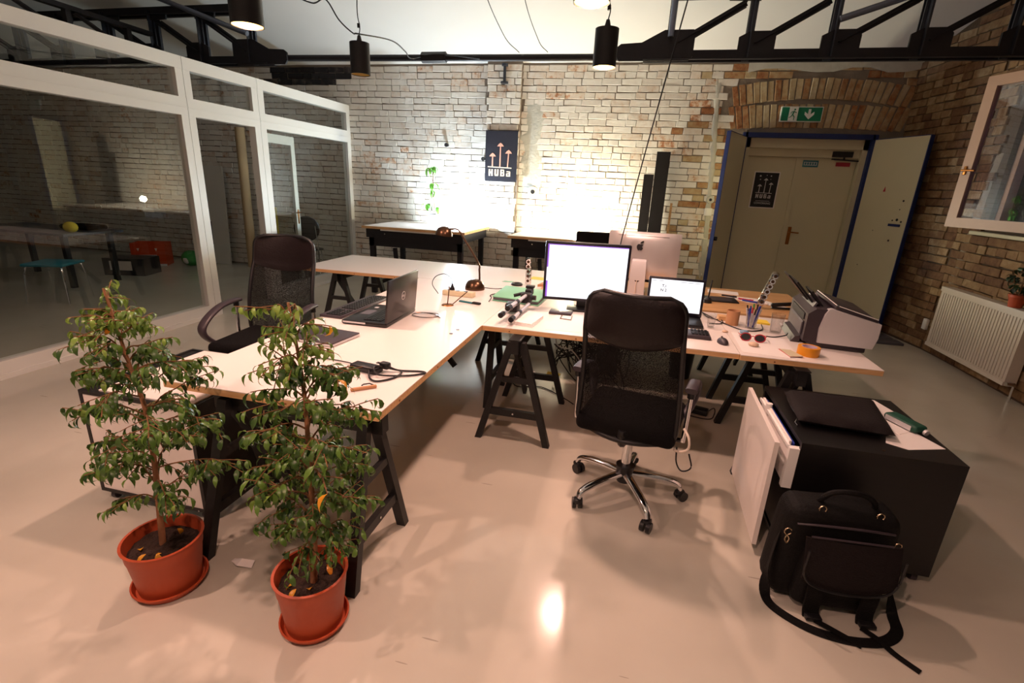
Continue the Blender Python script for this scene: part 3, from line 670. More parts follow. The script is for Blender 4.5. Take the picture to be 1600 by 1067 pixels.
# open glazed door leaf folded back behind the last bay
hx, hy, ex, ey = XP-0.07, 5.60, XP-0.15, 6.44
L = math.hypot(ex-hx, ey-hy); a = math.atan2(ey-hy, ex-hx)
dl = thing('glazed_door', 'white framed glass door leaf folded back behind the last bay of the partition', 'door', (hx, hy, 0), a)
m = MB(); s_ = 0.09; m.b2((0, -0.02, 0.01), (s_, 0.02, 2.09)); m.b2((L-s_, -0.02, 0.01), (L, 0.02, 2.09)); m.b2((s_, -0.02, 0.01), (L-s_, 0.02, 0.12)); m.b2((s_, -0.02, 1.98), (L-s_, 0.02, 2.09)); m.build('frame', 'white_frame', dl, smooth=0)
m = MB(); m.b2((s_, -0.004, 0.12), (L-s_, 0.004, 1.98)); m.build('pane', 'glass', dl, smooth=0)
m = MB(); m.rbox((L-0.045, -0.027, 1.02), (0.03, 0.01, 0.2), 0.008); m.cyl((L-0.045, -0.03, 1.08), (L-0.045, -0.07, 1.08), 0.008); m.cyl((L-0.045, -0.065, 1.08), (L-0.15, -0.065, 1.08), 0.008); m.build('handle', 'brass', dl)

# ------------------------------------------------------------------ roof truss
YT = 6.0
tr = thing('roof_truss', 'black steel roof truss running across the room under the vault', 'truss', (0, YT, 0))
LT = Matrix.Translation((0, -YT, 0))
def tpart(m, name, mats, par=None, **k): o = m.build(name, mats, par or tr, **k); o.matrix_local = LT; return o
def chord(x0, x1, z, h=0.09):
    m = MB(); m.b2((x0, YT-0.05, z), (x1, YT-0.035, z+h)); m.b2((x0, YT+0.035, z), (x1, YT+0.05, z+h)); m.b2((x0, YT-0.09, z), (x1, YT-0.036, z+0.012)); m.b2((x0, YT+0.036, z), (x1, YT+0.09, z+0.012)); return m
def strut(x0, z0, x1, z1, w=0.07):
    m = MB(); dx, dz = x1-x0, z1-z0; L = math.hypot(dx, dz); a = math.atan2(dz, dx)
    for yy in (-0.028, 0.028):
        m.box(((x0+x1)/2, YT+yy, (z0+z1)/2), (L, 0.012, w), rot=Ry(-a)); m.box(((x0+x1)/2, YT+yy*2.2, (z0+z1)/2), (L, 0.05, 0.010), rot=Ry(-a))
    return m
def gusset(pts, y=YT):
    m = MB(); m.prism(pts, y-0.012, y+0.012); return m
zb, ztop = 2.90, 3.52
def half(xs, sgn):
    # xs: node x from the inner end outwards
    x0, x1 = sorted((xs[0]-sgn*0.45, xs[-1]+sgn*0.3))
    tpart(chord(x0+ (0.2 if sgn > 0 else 0), x1 - (0.2 if sgn < 0 else 0), zb), 'bottom_chord', 'steel_dark', smooth=0)
    x0, x1 = sorted((xs[0], xs[-1]+sgn*0.3)); tpart(chord(x0, x1, ztop-0.05), 'top_chord', 'steel_dark', smooth=0)
    for i, x in enumerate(xs):
        tpart(strut(x, zb, x, ztop), 'vertical', 'steel_grey' if i > 0 or sgn < 0 else 'steel_dark', smooth=0)
        if i+1 < len(xs):
            tpart(strut(x+sgn*0.05, zb+0.14, xs[i+1]-sgn*0.08, ztop-0.12, 0.06), 'diagonal', 'steel_dark', smooth=0)
        if i == 0:
            tpart(gusset([(x-sgn*0.50, zb-0.01), (x-sgn*0.53, zb+0.03), (x-sgn*0.53, zb+0.12), (x-sgn*0.49, zb+0.15), (x-sgn*0.28, zb+0.16), (x-sgn*0.06, zb+0.27), (x+sgn*0.22, zb+0.27), (x+sgn*0.24, zb+0.24), (x+sgn*0.24, zb+0.03), (x+sgn*0.20, zb-0.01)], YT-0.06), 'gusset_plate', 'steel_dark', smooth=0)
        else:
            tpart(gusset([(x-sgn*0.10, zb+0.0), (x-sgn*0.10, zb+0.20), (x+sgn*0.0, zb+0.25), (x+sgn*0.20, zb+0.25), (x+sgn*0.24, zb+0.20), (x+sgn*0.24, zb+0.0)], YT-0.04), 'gusset_plate', 'steel_dark', smooth=0)
            tpart(gusset([(x-sgn*0.26, ztop+0.02), (x-sgn*0.24, ztop-0.10), (x+sgn*0.05, ztop-0.11), (x+sgn*0.07, ztop+0.02)], YT-0.04), 'gusset_plate', 'steel_dark', smooth=0)
half([0.14, 0.90, 1.65, 2.40, 3.12], 1)
half([-4.90, -5.62, -6.36, -7.12, -7.9, -8.7, -9.5], -1)
m = MB(); m.cyl((-4.45, YT, zb+0.07), (-0.35, YT, zb+0.07-0.03), 0.036); tpart(m, 'tie_rod', 'steel_dark')
m = MB(); m.cyl((-2.62, YT, zb+0.06), (-2.32, YT, zb+0.06), 0.058, n=6); tpart(m, 'rod_coupling', 'steel_dark', smooth=0)
for (a, b) in (((-4.88, YT-0.1, 3.22), (-7.3, YT-0.1, 4.02)), ((1.66, YT-0.1, 3.22), (3.3, YT-0.1, 3.75)), ((0.14, YT-0.1, 3.1), (0.14, YT-0.1, 3.75))):
    m = MB(); m.cyl(a, b, 0.03); tpart(m, 'brace_rod', 'steel_light')
# lengthwise lattice girder over the glass room
lg = thing('lattice_girder', 'dark steel lattice girder running lengthwise above the glass partition', 'girder', (-6.36, 3.0, 0))
LG = Matrix.Translation((6.36, -3.0, 0))
def gpart(m, name): o = m.build(name, 'steel_dark', lg, smooth=0); o.matrix_local = LG
for z in (2.92, 3.22):
    m = MB(); m.b2((-6.40, -1.5, z), (-6.32, 5.92, z+0.05)); gpart(m, 'chord')
k = 0
y = 5.6
while y > -1.3:
    m = MB(); m.b2((-6.39, y-0.03, 2.97), (-6.33, y+0.03, 3.22)); gpart(m, 'vertical')
    m = MB(); m.cyl((-6.36, y-0.06, 2.97), (-6.36, y-0.62, 3.22), 0.025, n=6); gpart(m, 'diagonal')
    y -= 0.7

# ------------------------------------------------------------------ pendant lamps
def pendant(x, y, z, p, label, r=0.08, h=0.235, body='black_plastic', top=0.9):
    t = thing('pendant_lamp', label, 'lamp', (x, y, z), 0, 'cylinder pendant lamps')
    m = MB(); m.lathe([(r, 0), (r, h), (0.02, h+0.004)], n=36); m.lathe([(r-0.004, 0), (r-0.004, h-0.006), (0.01, h-0.006)], n=36); m.lathe([(r, 0), (r-0.004, 0)], n=36); m.build('shade', 'black_plastic', t, smooth=50)
    m = MB(); m.lathe([(r-0.006, 0.004), (r-0.006, h-0.01), (0.01, h-0.01)], n=36); m.build('inner_lining', 'gold_inner', t, smooth=50)
    m = MB(); m.cyl((0, 0, h), (0, 0, h+0.03), 0.026, 0.018); m.cyl((0, 0, h+0.03), (0, 0, h+0.055), 0.018, 0.012); m.build('socket_cap', 'black_plastic', t)
    m = MB(); m.lathe([(0.001, 0.045), (0.035, 0.05), (0.05, 0.075), (0.045, 0.11), (0.02, 0.16), (0.015, 0.2)], n=20); m.build('bulb', 'bulb_on' if p else 'bulb_off', t, smooth=60)
    m = MB(); m.tube([(0, 0, h+0.05), (0.01, 0, h+0.12), (-0.01, 0.005, h+0.22), (0.0, 0, h+0.5), (0.0, 0, zc(y)-z)], 0.004, 6, smooth=4); m.cyl((0, 0, h+0.11), (0, 0, h+0.14), 0.012, n=10); m.build('cord', 'cable', t)
    return t
labs = ['black cylinder pendant glowing in front of the right truss gusset', 'large black cylinder pendant glowing at the top left', 'lit pendant at the top edge of the picture above the white ceiling', 'unlit black pendant with gold lining left of the HUBa board']
for (x, y, z, p_), lb in zip(PENDANTS, labs): pendant(x, y, z, p_, lb)
for i, (x, y, z, p_) in enumerate(ROOM_LAMPS): pendant(x, y, z, p_, ['lit pendant above the camera on the right, out of view', 'lit pendant above the camera on the left, out of view'][i])
# loose cables
def cable(name, pts, r, label, mt='cable', k=8, cat='cable', n=6):
    m = MB(); m.tube(pts, r, n, smooth=k); return tag(m.build(name, mt), label, cat)
cable('ceiling_cable', [(-3.55, 4.6, 3.55), (-3.25, 4.5, 3.18), (-2.95, 4.4, 3.03), (-2.75, 4.3, 3.02), (-2.6, 4.25, 2.85), (-2.45, 4.2, 2.74), (-2.37, 4.16, 2.72), (-2.3, 4.6, 2.78), (-2.5, 5.3, 2.86), (-2.7, 5.9, 2.93), (-2.4, 5.93, 2.98), (-1.9, 5.95, 2.93)], 0.006, 'thin black cable sagging from the vault to the unlit pendant')
cable('drop_cable', [(0.34, 4.05, 3.85), (0.22, 4.05, 3.1), (0.12, 4.1, 2.5), (0.02, 4.2, 1.9), (-0.06, 4.28, 1.4), (-0.1, 4.3, 1.12), (-0.12, 4.28, 0.80)], 0.005, 'long thin black cord hanging from the vault down behind the big monitor')
cable('hanging_wire', [(-1.55, 4.6, 3.95), (-1.50, 4.6, 3.3), (-1.46, 5.3, 3.0), (-1.45, 5.96, 2.99)], 0.004, 'thin wire dropping from the vault onto the tie rod left of centre')
cable('hanging_wire', [(-1.15, 4.3, 3.95), (-1.17, 4.8, 3.25), (-1.15, 5.5, 3.0), (-1.13, 5.96, 2.99)], 0.004, 'second thin wire meeting the tie rod nearer the lit pendant')

# ------------------------------------------------------------------ desks and trestles
def tabletop(name, label, x0, x1, y0, y1, z=0.74, th=0.032, top='desk_white', edge='birch', group='white desktops on black trestles'):
    t = thing(name, label, 'table', ((x0+x1)/2, (y0+y1)/2, 0), 0, group)
    m = MB(); X, Y = (x1-x0)/2, (y1-y0)/2
    m.b2((-X, -Y, z-0.004), (X, Y, z)); m.build('desktop', top, t, smooth=0)
    m = MB(); m.b2((-X, -Y, z-th), (X, Y, z-0.004)); m.build('edge_band', edge, t, smooth=0)['label'] = 'bare wooden edge'
    m = MB()
    for k in range(int((x1-x0)/0.42)): m.cyl((-X+0.18+k*0.42, -Y-0.001, z-0.02), (-X+0.18+k*0.42, -Y+0.002, z-0.02), 0.005, n=8)
    for k in range(int((y1-y0)/0.42)): m.cyl((X-0.002, -Y+0.18+k*0.42, z-0.02), (X+0.001, -Y+0.18+k*0.42, z-0.02), 0.005, n=8)
    m.build('knot', 'bark', t)
    return t
TA = tabletop('desk', 'long white desk running away from the two potted trees', -1.88, -0.87, 1.545, 4.185)
TB = tabletop('desk', 'white desk across the back behind the open laptop', -3.15, -0.74, 4.19, 5.15)
T1 = tabletop('desk', 'white desk under the big lit monitor', -0.868, 0.665, 2.885, 3.90)
T2 = tabletop('desk', 'white desk at the right end carrying the printer', 0.668, 1.385, 2.87, 3.90)
TD = tabletop('desk', 'honey wood desk behind the monitors under the silver computer', -0.738, 1.46, 3.96, 5.00, top='oak_top')
def make_trestle():
    """beam along local x, A frames at both ends, spread along y; height 0.708"""
    t = thing('trestle', '', 'trestle')
    H = 0.708
    m = MB(); m.box((0, 0, H-0.045), (0.80, 0.05, 0.09)); m.box((0, 0, H-0.004), (0.80, 0.075, 0.008)); m.build('beam', 'black_wood', t, smooth=0)
    for sx in (-1, 1):
        for sy in (-1, 1):
            m = MB(); a = V((sx*0.33, sy*0.035, H-0.03)); b = V((sx*0.35, sy*0.215, 0.0))
            dz = a.z-b.z; w = 0.034; e = 0.022
            vs = [(b.x-e, b.y-w/1, 0), (b.x+e, b.y-w, 0), (b.x+e, b.y+w*0.2, 0), (b.x-e, b.y+w*0.2, 0), (a.x-e, a.y-w*0.6, a.z), (a.x+e, a.y-w*0.6, a.z), (a.x+e, a.y+w*0.6, a.z), (a.x-e, a.y+w*0.6, a.z)]
            if sy < 0: pass
            else: vs = [(q[0], q[1]+0.026, q[2]) if i < 4 else q for i, q in enumerate(vs)]
            m.add(vs, [(0, 1, 2, 3), (4, 5, 6, 7), (0, 1, 5, 4), (1, 2, 6, 5), (2, 3, 7, 6), (3, 0, 4, 7)]); m.build('leg', 'black_wood', t, smooth=0)
        m = MB(); m.box((sx*0.345, 0, 0.20), (0.028, 0.36, 0.045)); m.build('crossbar', 'black_wood', t, smooth=0)
        m = MB(); m.box((sx*0.345, 0, 0.43), (0.024, 0.22, 0.035)); m.build('crossbar', 'black_wood', t, smooth=0)
    m = MB(); m.box((-0.17, 0, 0.42), (0.57, 0.022, 0.04), rot=Ry(0.86)); m.build('diagonal_brace', 'black_wood', t, smooth=0)
    m = MB()
    for sx in (-1, 1): m.cyl((sx*0.345+0.0145, 0, 0.20), (sx*0.345+0.017, 0, 0.20), 0.006, n=8); m.cyl((sx*0.345-0.0145, 0, 0.20), (sx*0.345-0.017, 0, 0.20), 0.006, n=8)
    m.build('bolt', 'chrome', t)
    return t
t0 = make_trestle()
TR = [(-1.285, 1.625, 0, 'black trestle under the near end of the long desk beside the potted trees'),
      (-1.275, 3.47, 0, 'black trestle under the far end of the long desk'),
      (-0.62, 3.15, PI/2, 'black trestle at the left end of the monitor desk, left of the office chair'),
      (0.98, 3.20, PI/2, 'black trestle under the printer desk beside the black cabinet'),
      (-1.07, 4.55, PI/2, 'black trestle under the back desk behind the desk lamp'),
      (-2.82, 4.68, PI/2, 'black trestle under the left end of the back desk beyond the leather chair'),
      (0.98, 4.36, PI/2, 'black trestle under the right end of the honey wood desk')]
for i, (x, y, rz, lb) in enumerate(TR):
    o = t0 if i == 0 else copy_tree(t0)
    o.location = (x, y, 0); o.rotation_euler = (0, 0, rz); o['label'] = lb; o['group'] = 'black trestles under the desks'

# ------------------------------------------------------------------ office chairs
def make_chair():
    c = thing('office_chair', '', 'chair')
    ZB, ZT = 0.44, 1.17
    def hw(t):
        base = 0.245 - 0.035*t; z = ZB + (ZT-ZB)*t
        for (d, r) in ((z-ZB, 0.09), (ZT-z, 0.07)):
            if d < r: base = base - r + math.sqrt(max(0, r*r-(r-d)**2))
        return base
    def yy(s, t): return -0.235 + 0.045*math.sin(min(t, 0.75)/0.75*PI)*0.9 - 0.10*t + 0.05*s*s
    def pt(s, t, off=0): return V((s*hw(t), yy(s, t)+off, ZB+(ZT-ZB)*t))
    def smile(s): return 0.66 + 0.07*s*s
    def sheet(t0f, t1f, thick, name, mt, n=18, mm=22, bulge=0.0):
        vs = []; fs = []
        for side in (0, 1):
            for j in range(mm+1):
                for i in range(n+1):
                    s = -1+2*i/n; t = t0f(s) + (t1f(s)-t0f(s))*j/mm; v = j/mm
                    b = thick/2 + bulge*math.sin(PI*v)**0.6*max(0, (1-s**4))**0.7
                    vs.append(pt(s, t, b if side else -b))
        N = (n+1)*(mm+1)
        for side in (0, 1):
            for j in range(mm):
                for i in range(n): a = side*N + j*(n+1)+i; fs.append((a, a+1, a+n+2, a+n+1))
        for j in range(mm):
            for i in (0, n): a = j*(n+1)+i; fs.append((a, a+n+1, a+n+1+N, a+N))
        for i in range(n):
            for j in (0, mm): a = j*(n+1)+i; fs.append((a, a+1, a+1+N, a+N))
        m = MB(); m.add(vs, fs); return m.build(name, mt, c, smooth=60)
    sheet(lambda s: 0.004, smile, 0.005, 'backrest', 'mesh')
    sheet(smile, lambda s: 0.996, 0.022, 'headrest', 'leather', mm=12, bulge=0.016)
    m = MB(); ring = []
    for j in range(41): ring.append(pt(1, j/40))
    for j in range(9): s = 1-2*(j+1)/10; ring.append(pt(s, 1.0))
    for j in range(41): ring.append(pt(-1, 1-j/40))
    for j in range(9): s = -1+2*(j+1)/10; ring.append(pt(s, 0.0))
    ring.append(ring[0]); m.tube(ring, 0.013, 8); m.build('back_frame', 'black_plastic', c, smooth=60)
    m = MB(); m.rbox((0, 0.02, 0.475), (0.49, 0.47, 0.085), 0.035, 4)
    m.build('seat', 'fabric', c, smooth=60)
    m = MB(); m.rbox((0, 0.0, 0.415), (0.24, 0.26, 0.03), 0.01); m.tube([(0, -0.05, 0.40), (0, -0.18, 0.40), (0, -0.225, 0.45), (0, -0.225, 0.49)], 0.02, 8, smooth=4); m.tube([(0.05, 0, 0.41), (0.25, 0, 0.40)], 0.007); m.build('mechanism', 'black_plastic', c)
    m = MB(); m.cyl((0, 0, 0.40), (0, 0, 0.17), 0.026, n=20); m.build('gas_column', 'chrome', c)
    m = MB(); m.cyl((0, 0, 0.185), (0, 0, 0.085), 0.05, 0.038, n=20); m.build('hub', 'black_plastic', c)
    for k in range(5):
        a = 2*PI*k/5 + PI/2
        mtx = Matrix.Rotation(a, 4, 'Z')
        m = MB(mtx); path = spl([(0.03, 0, 0.135), (0.12, 0, 0.13), (0.22, 0, 0.118), (0.285, 0, 0.098), (0.305, 0, 0.066)], 5)
        m.sweep(path, [(0.020*math.cos(2*PI*q/10), 0.015*math.sin(2*PI*q/10)) for q in range(10)], (0, 0, 1), scale=[1.25-0.35*i/len(path) for i in range(len(path))]); leg = m.build('base_leg', 'chrome', c, smooth=60)
        m = MB(mtx @ Matrix.Translation((0.305, 0, 0)) @ Matrix.Rotation(k*1.3, 4, 'Z'))
        for sx in (-1, 1): m.cyl((sx*0.006, 0.012, 0.028), (sx*0.026, 0.012, 0.028), 0.028, n=18)
        m.rbox((0, 0.0, 0.05), (0.036, 0.05, 0.028), 0.01); m.cyl((0, 0, 0.05), (0, 0, 0.07), 0.009); m.build('caster', 'black_plastic', leg)
    for sx in (-1, 1):
        path = spl([(sx*0.275, -0.13, 0.722), (sx*0.278, -0.05, 0.722), (sx*0.28, 0.05, 0.708), (sx*0.28, 0.15, 0.665), (sx*0.28, 0.215, 0.61), (sx*0.275, 0.215, 0.555), (sx*0.26, 0.17, 0.50), (sx*0.22, 0.12, 0.45)], 5)
        m = MB(); prof = [(0.028, -0.006), (0.028, 0.006), (0.018, 0.013), (-0.018, 0.013), (-0.028, 0.006), (-0.028, -0.006), (-0.018, -0.013), (0.018, -0.013)]
        sc = [1.0 if i < len(path)*0.55 else 1.0-0.45*(i-len(path)*0.55)/(len(path)*0.45) for i in range(len(path))]
        # frame: side vector is x
        vs = []; fs = []
        for i, q in enumerate(path):
            tt = (path[min(i+1, len(path)-1)]-path[max(i-1, 0)]).normalized(); ax = V((1, 0, 0)); b = tt.cross(ax)
            for u, v in prof: vs.append(q + ax*u*sc[i] + b*v)
        nn = len(prof)
        for i in range(len(path)-1):
            for k in range(nn): a = i*nn+k; b = i*nn+(k+1) % nn; fs.append((a, b, b+nn, a+nn))
        fs += [tuple(range(nn)), tuple(range((len(path)-1)*nn, len(path)*nn))]
        m.add(vs, fs); arm = m.build('armrest', 'grey_dark', c, smooth=60)
        m = MB(); m.cyl((sx*0.277, -0.105, 0.68), (sx*0.277, -0.105, 0.715), 0.018); m.build('post_cap', 'black_plastic', arm)
        m = MB(); m.cyl((sx*0.277, -0.105, 0.685), (sx*0.272, -0.09, 0.44), 0.0105, n=14); m.build('arm_post', 'chrome', arm)
        m = MB(); m.tube([(sx*0.272, -0.09, 0.45), (sx*0.25, -0.05, 0.425), (sx*0.12, -0.02, 0.415)], 0.012, 8, smooth=4); m.build('arm_bracket', 'black_plastic', arm)
    return c
M['grey_dark'] = mat('dark_grey_rubber', rgb(58, 50, 56), 0.38)
ch = make_chair()
ch.location = (0.10, 2.43, 0); ch.rotation_euler = (0, 0, -0.20)
ch['label'] = 'black mesh office chair turned to the lit monitors in the middle'
ch2 = copy_tree(ch); ch2.scale = (1.07, 1.07, 1.0); ch2.location = (-2.42, 2.81, 0); ch2.rotation_euler = (0, 0, -3.05)
ch2['label'] = 'dark leather and mesh office chair facing us left of the open laptop'
for c_ in (ch, ch2): c_['group'] = 'high backed office chairs'
m = MB(); m.tube([(0.27, -0.13, 0.53), (0.30, -0.16, 0.50), (0.305, -0.17, 0.45), (0.27, -0.16, 0.42), (0.24, -0.15, 0.42)], 0.006, 8, smooth=5); m.build('loose_cord', 'cable_white', ch)['label'] = 'white loop of cord hanging at the right side'
m = MB(); m.tube([(0.25, -0.10, 0.41), (0.26, -0.12, 0.34), (0.29, -0.12, 0.30), (0.33, -0.12, 0.33), (0.31, -0.10, 0.39)], 0.004, 6, smooth=5); m.build('loose_cord', 'cable', ch)

# ------------------------------------------------------------------ things on the long desk
ZD = 0.74
def keyboard(name, label, x, y, rz, L=0.46, Wd=0.155, base='black_plastic', rest=0.03, rowsn=6, cols=21):
    t = thing(name, label, 'keyboard', (x, y, ZD), rz, None)
    m = MB(); m.rbox((0, -rest/2, 0.010), (L, Wd+rest, 0.018), 0.006); m.build('case', 'grey_dark', t)
    m = MB(); px = (L-0.02)/cols; py = (Wd-0.02)/rowsn
    for r in range(rowsn):
        for c_ in range(cols):
            if c_ in (15, ) and cols > 18: continue
            if r in (3,) and cols > 18 and 14 < c_ < 19: continue
            x_ = -L/2+0.01+px*(c_+0.5); y_ = -Wd/2+0.01+py*(r+0.5); a, b = px*0.42, py*0.40
            vs = [(x_-a, y_-b, 0.018), (x_+a, y_-b, 0.018), (x_+a, y_+b, 0.018), (x_-a, y_+b, 0.018), (x_-a*0.75, y_-b*0.75, 0.026), (x_+a*0.75, y_-b*0.75, 0.026), (x_+a*0.75, y_+b*0.75, 0.026), (x_-a*0.75, y_+b*0.75, 0.026)]
            m.add(vs, [(4, 5, 6, 7), (0, 1, 5, 4), (1, 2, 6, 5), (2, 3, 7, 6), (3, 0, 4, 7)])
    o = m.build('keys', 'black_plastic', t, smooth=0); o['kind'] = 'stuff'
    return t
# keyboard lies along y, typist sits at -x
keyboard('keyboard', 'black keyboard lying along the desk edge behind the open laptop', -1.79, 2.98, -PI/2-0.02, 0.62, 0.13)
def laptop_big():
    t = thing('laptop', 'glossy dark laptop standing open with a round logo on its lid', 'laptop', (-1.535, 2.81, ZD), 0.03)
    w, dp = 0.445, 0.30
    # hinge edge at +x side, base extends to -x; screen faces -x
    m = MB(); m.rbox((-0.0, 0, 0.016), (dp, w, 0.024), 0.008); m.b2((dp/2-0.06, -w/2+0.02, 0), (dp/2-0.03, w/2-0.02, 0.006)); m.build('base', 'black_gloss', t)
    m = MB(); m.b2((-0.02, -w/2+0.03, 0.0285), (0.11, w/2-0.03, 0.030)); m.build('key_tray', 'black_plastic', t, smooth=0)
    m = MB()
    for i in range(6):
        for j in range(16): m.box((-0.01+i*0.02, -w/2+0.045+j*0.0217, 0.0325), (0.016, 0.018, 0.004))
    o = m.build('keys', 'black_gloss', t, smooth=0); o['kind'] = 'stuff'
    m = MB(); m.b2((-0.115, -0.06, 0.0285), (-0.045, 0.05, 0.0292)); m.build('touchpad', 'grey_plastic', t, smooth=0)
    m = MB(); m.b2((-0.10, 0.11, 0.0286), (-0.075, 0.14, 0.0293)); m.build('sticker', 'silver', t, smooth=0); m = MB(); m.b2((-dp/2+0.01, -w/2-0.0005, 0.012), (dp/2-0.14, -w/2+0.001, 0.022)); m.build('edge_trim', 'silver', t, smooth=0)
    ang = 0.10
    R = Matrix.Translation((dp/2-0.008, 0, 0.026)) @ Matrix.Rotation(ang, 4, 'Y')
    m = MB(R); m.rbox((0, 0, 0.133), (0.014, w, 0.265), 0.005, 2); lid = m.build('lid', 'black_gloss', t)
    m = MB(R); m.b2((-0.0078, -w/2+0.018, 0.025), (-0.0072, w/2-0.018, 0.25)); m.build('screen', 'bezel', lid, smooth=0)
    m = MB(R); ring = [(0.0078, 0.026*math.cos(2*PI*k/32), 0.135+0.026*math.sin(2*PI*k/32)) for k in range(33)]; m.tube(ring, 0.0016, 6)
    vs, fs = text_polys('DELL', 0.019, 0.0004); m.add([(0.0080, v.x, 0.1285+v.y) for v in vs], fs); m.build('logo', 'silver', lid)
    m = MB(); m.cyl((dp/2-0.012, -w/2+0.03, 0.028), (dp/2-0.012, w/2-0.03, 0.028), 0.009); m.build('hinge', 'black_plastic', t)
    return t
laptop_big()
def slab_thing(name, label, cat, pts, z0, h, mt, top=None, bevel=None, group=None):
    cx = sum(p[0] for p in pts)/len(pts); cy = sum(p[1] for p in pts)/len(pts)
    m = MB(); m.prism([(p[0]-cx, p[1]-cy) for p in pts], 0, h, axis=2); o = m.build(name, mt, loc=(cx, cy, z0), smooth=0)
    return tag(o, label, cat, group)
t = thing('closed_laptop', 'thin closed dark laptop with silver side behind the second potted tree', 'laptop', (-1.62, 2.30, ZD), -0.12)
m = MB(); m.rbox((0, 0, 0.009), (0.33, 0.235, 0.014), 0.005); m.build('base', 'silver', t); m = MB(); m.rbox((0, 0, 0.0195), (0.328, 0.233, 0.007), 0.003); m.build('lid', 'grey_dark', t)
# power adapter with coiled lead
t = thing('power_adapter', 'black power adapter with plug and coiled lead near the desk front edge', 'adapter', (-1.11, 1.93, ZD), -0.15)
m = MB(); m.rbox((-0.03, 0, 0.016), (0.15, 0.06, 0.032), 0.008); m.build('brick', 'black_plastic', t)
m = MB(); m.rbox((0.05, 0.035, 0.03), (0.05, 0.035, 0.034), 0.01); m.cyl((0.02, 0.035, 0.034), (0.0, 0.035, 0.034), 0.0025); m.cyl((0.02, 0.045, 0.034), (0.0, 0.045, 0.034), 0.0025); m.build('plug', 'black_plastic', t)
m = MB(); m.tube([(0.07, 0.03, 0.03), (0.11, 0.06, 0.008), (0.2, 0.10, 0.006), (0.23, 0.09, 0.006), (0.18, 0.03, 0.006), (0.09, -0.03, 0.01), (0.05, -0.04, 0.02), (0.03, -0.01, 0.036), (0.08, 0.05, 0.012), (0.13, 0.05, 0.008), (0.14, -0.02, 0.006), (0.10, -0.09, 0.006), (0.05, -0.08, 0.008), (0.0, -0.02, 0.02)], 0.0045, 8, smooth=8); m.build('lead', 'cable', t)
m = MB(); m.tube([(-0.1, 0.0, 0.016), (-0.16, 0.03, 0.008), (-0.28, 0.03, 0.005), (-0.33, 0.01, 0.005)], 0.003, 6, smooth=6); m.build('lead', 'cable', t)
t = thing('soldering_tip_tool', 'small wooden stick with black clip lying at the desk front corner', 'tool', (-1.04, 1.735, ZD), 0.75)
m = MB(); m.rbox((0, 0, 0.008), (0.11, 0.014, 0.014), 0.004); m.build('handle', 'card', t); m = MB(); m.tube([(0.05, 0, 0.01), (0.03, 0.02, 0.016), (0.005, 0.025, 0.014), (-0.005, 0.01, 0.016)], 0.003); m.build('clip', 'cable', t)
# desk lamp
t = thing('desk_lamp', 'bronze gooseneck desk lamp with dome shade at the far end of the long desk', 'lamp', (-1.255, 3.93, ZD))
m = MB(); m.lathe([(0.083, 0), (0.085, 0.01), (0.078, 0.04), (0.06, 0.068), (0.03, 0.084), (0.001, 0.088)], n=28); m.build('base', 'bronze', t, smooth=60)
m = MB(); m.tube([(0.035, 0.02, 0.06), (0.03, 0.02, 0.16), (0.02, 0.02, 0.22), (-0.10, 0.02, 0.40), (-0.155, 0.02, 0.475), (-0.19, 0.02, 0.487), (-0.24, 0.02, 0.482)], 0.008, 8, smooth=6); m.build('arm', 'bronze', t)
m = MB(Matrix.Translation((-0.285, 0.02, 0.46)) @ Matrix.Rotation(0.12, 4, 'Y')); m.lathe([(0.072, -0.03), (0.070, -0.01), (0.055, 0.022), (0.03, 0.040), (0.001, 0.046)], n=28); m.lathe([(0.068, -0.03), (0.05, 0.018), (0.001, 0.04)], n=28); m.lathe([(0.072, -0.03), (0.068, -0.03)], n=28); m.build('shade', 'bronze', t, smooth=60)
cable('lamp_cord', [(-1.17, 3.93, 0.76), (-1.08, 3.98, 0.75), (-0.98, 4.08, 0.745), (-1.0, 3.9, 0.745), (-1.06, 3.75, 0.745), (-1.03, 3.66, 0.745), (-1.01, 3.52, 0.745)], 0.004, 'black cord running from the bronze lamp towards the mint binder')
t = thing('power_cube', 'cream power strip block under the bronze lamp base', 'power strip', (-1.29, 3.63, ZD), -0.05)
m = MB(); m.rbox((0, 0, 0.02), (0.26, 0.07, 0.04), 0.006); m.build('body', 'cream_paint', t)
m = MB()
for k in range(3): m.cyl((-0.08+k*0.07, 0, 0.04), (-0.08+k*0.07, 0, 0.0405), 0.018, n=16)
m.build('socket', 'ink', t)
t = thing('power_plug', 'black plug with curled lead standing on the cream power strip', 'plug', (-1.35, 3.64, ZD+0.041))
m = MB(); m.cyl((0, 0, 0), (0, 0, 0.02), 0.022, 0.02); m.cyl((0, 0, 0.02), (0, 0, 0.05), 0.014, 0.006); m.build('body', 'black_plastic', t)
m = MB(); m.tube([(0, 0, 0.05), (-0.01, 0, 0.09), (-0.07, 0.01, 0.12), (-0.15, 0.02, 0.09), (-0.17, 0.0, 0.03), (-0.10, -0.05, -0.03)], 0.003, 6, smooth=6); m.build('lead', 'cable', t)
t = thing('pen_stand', 'small round pen stand with two sticks in front of the cream power strip', 'stand', (-1.26, 3.30, ZD))
m = MB(); m.lathe([(0.045, 0), (0.04, 0.006), (0.001, 0.012)], n=24); m.build('base', 'brass', t)
m = MB(); m.tube([(0, 0, 0.01), (0.012, 0.0, 0.13)], 0.004); m.sphere((0.012, 0, 0.135), 0.007, 8, 6); m.build('upright', 'bronze', t)
m = MB(); m.tube([(0.03, 0.02, 0.004), (0.13, 0.06, 0.10)], 0.0035); m.build('stick', 'bronze', t)
t = thing('blade_tool', 'teal and black tool lying right of the pen stand', 'tool', (-1.13, 3.42, ZD), -0.25)
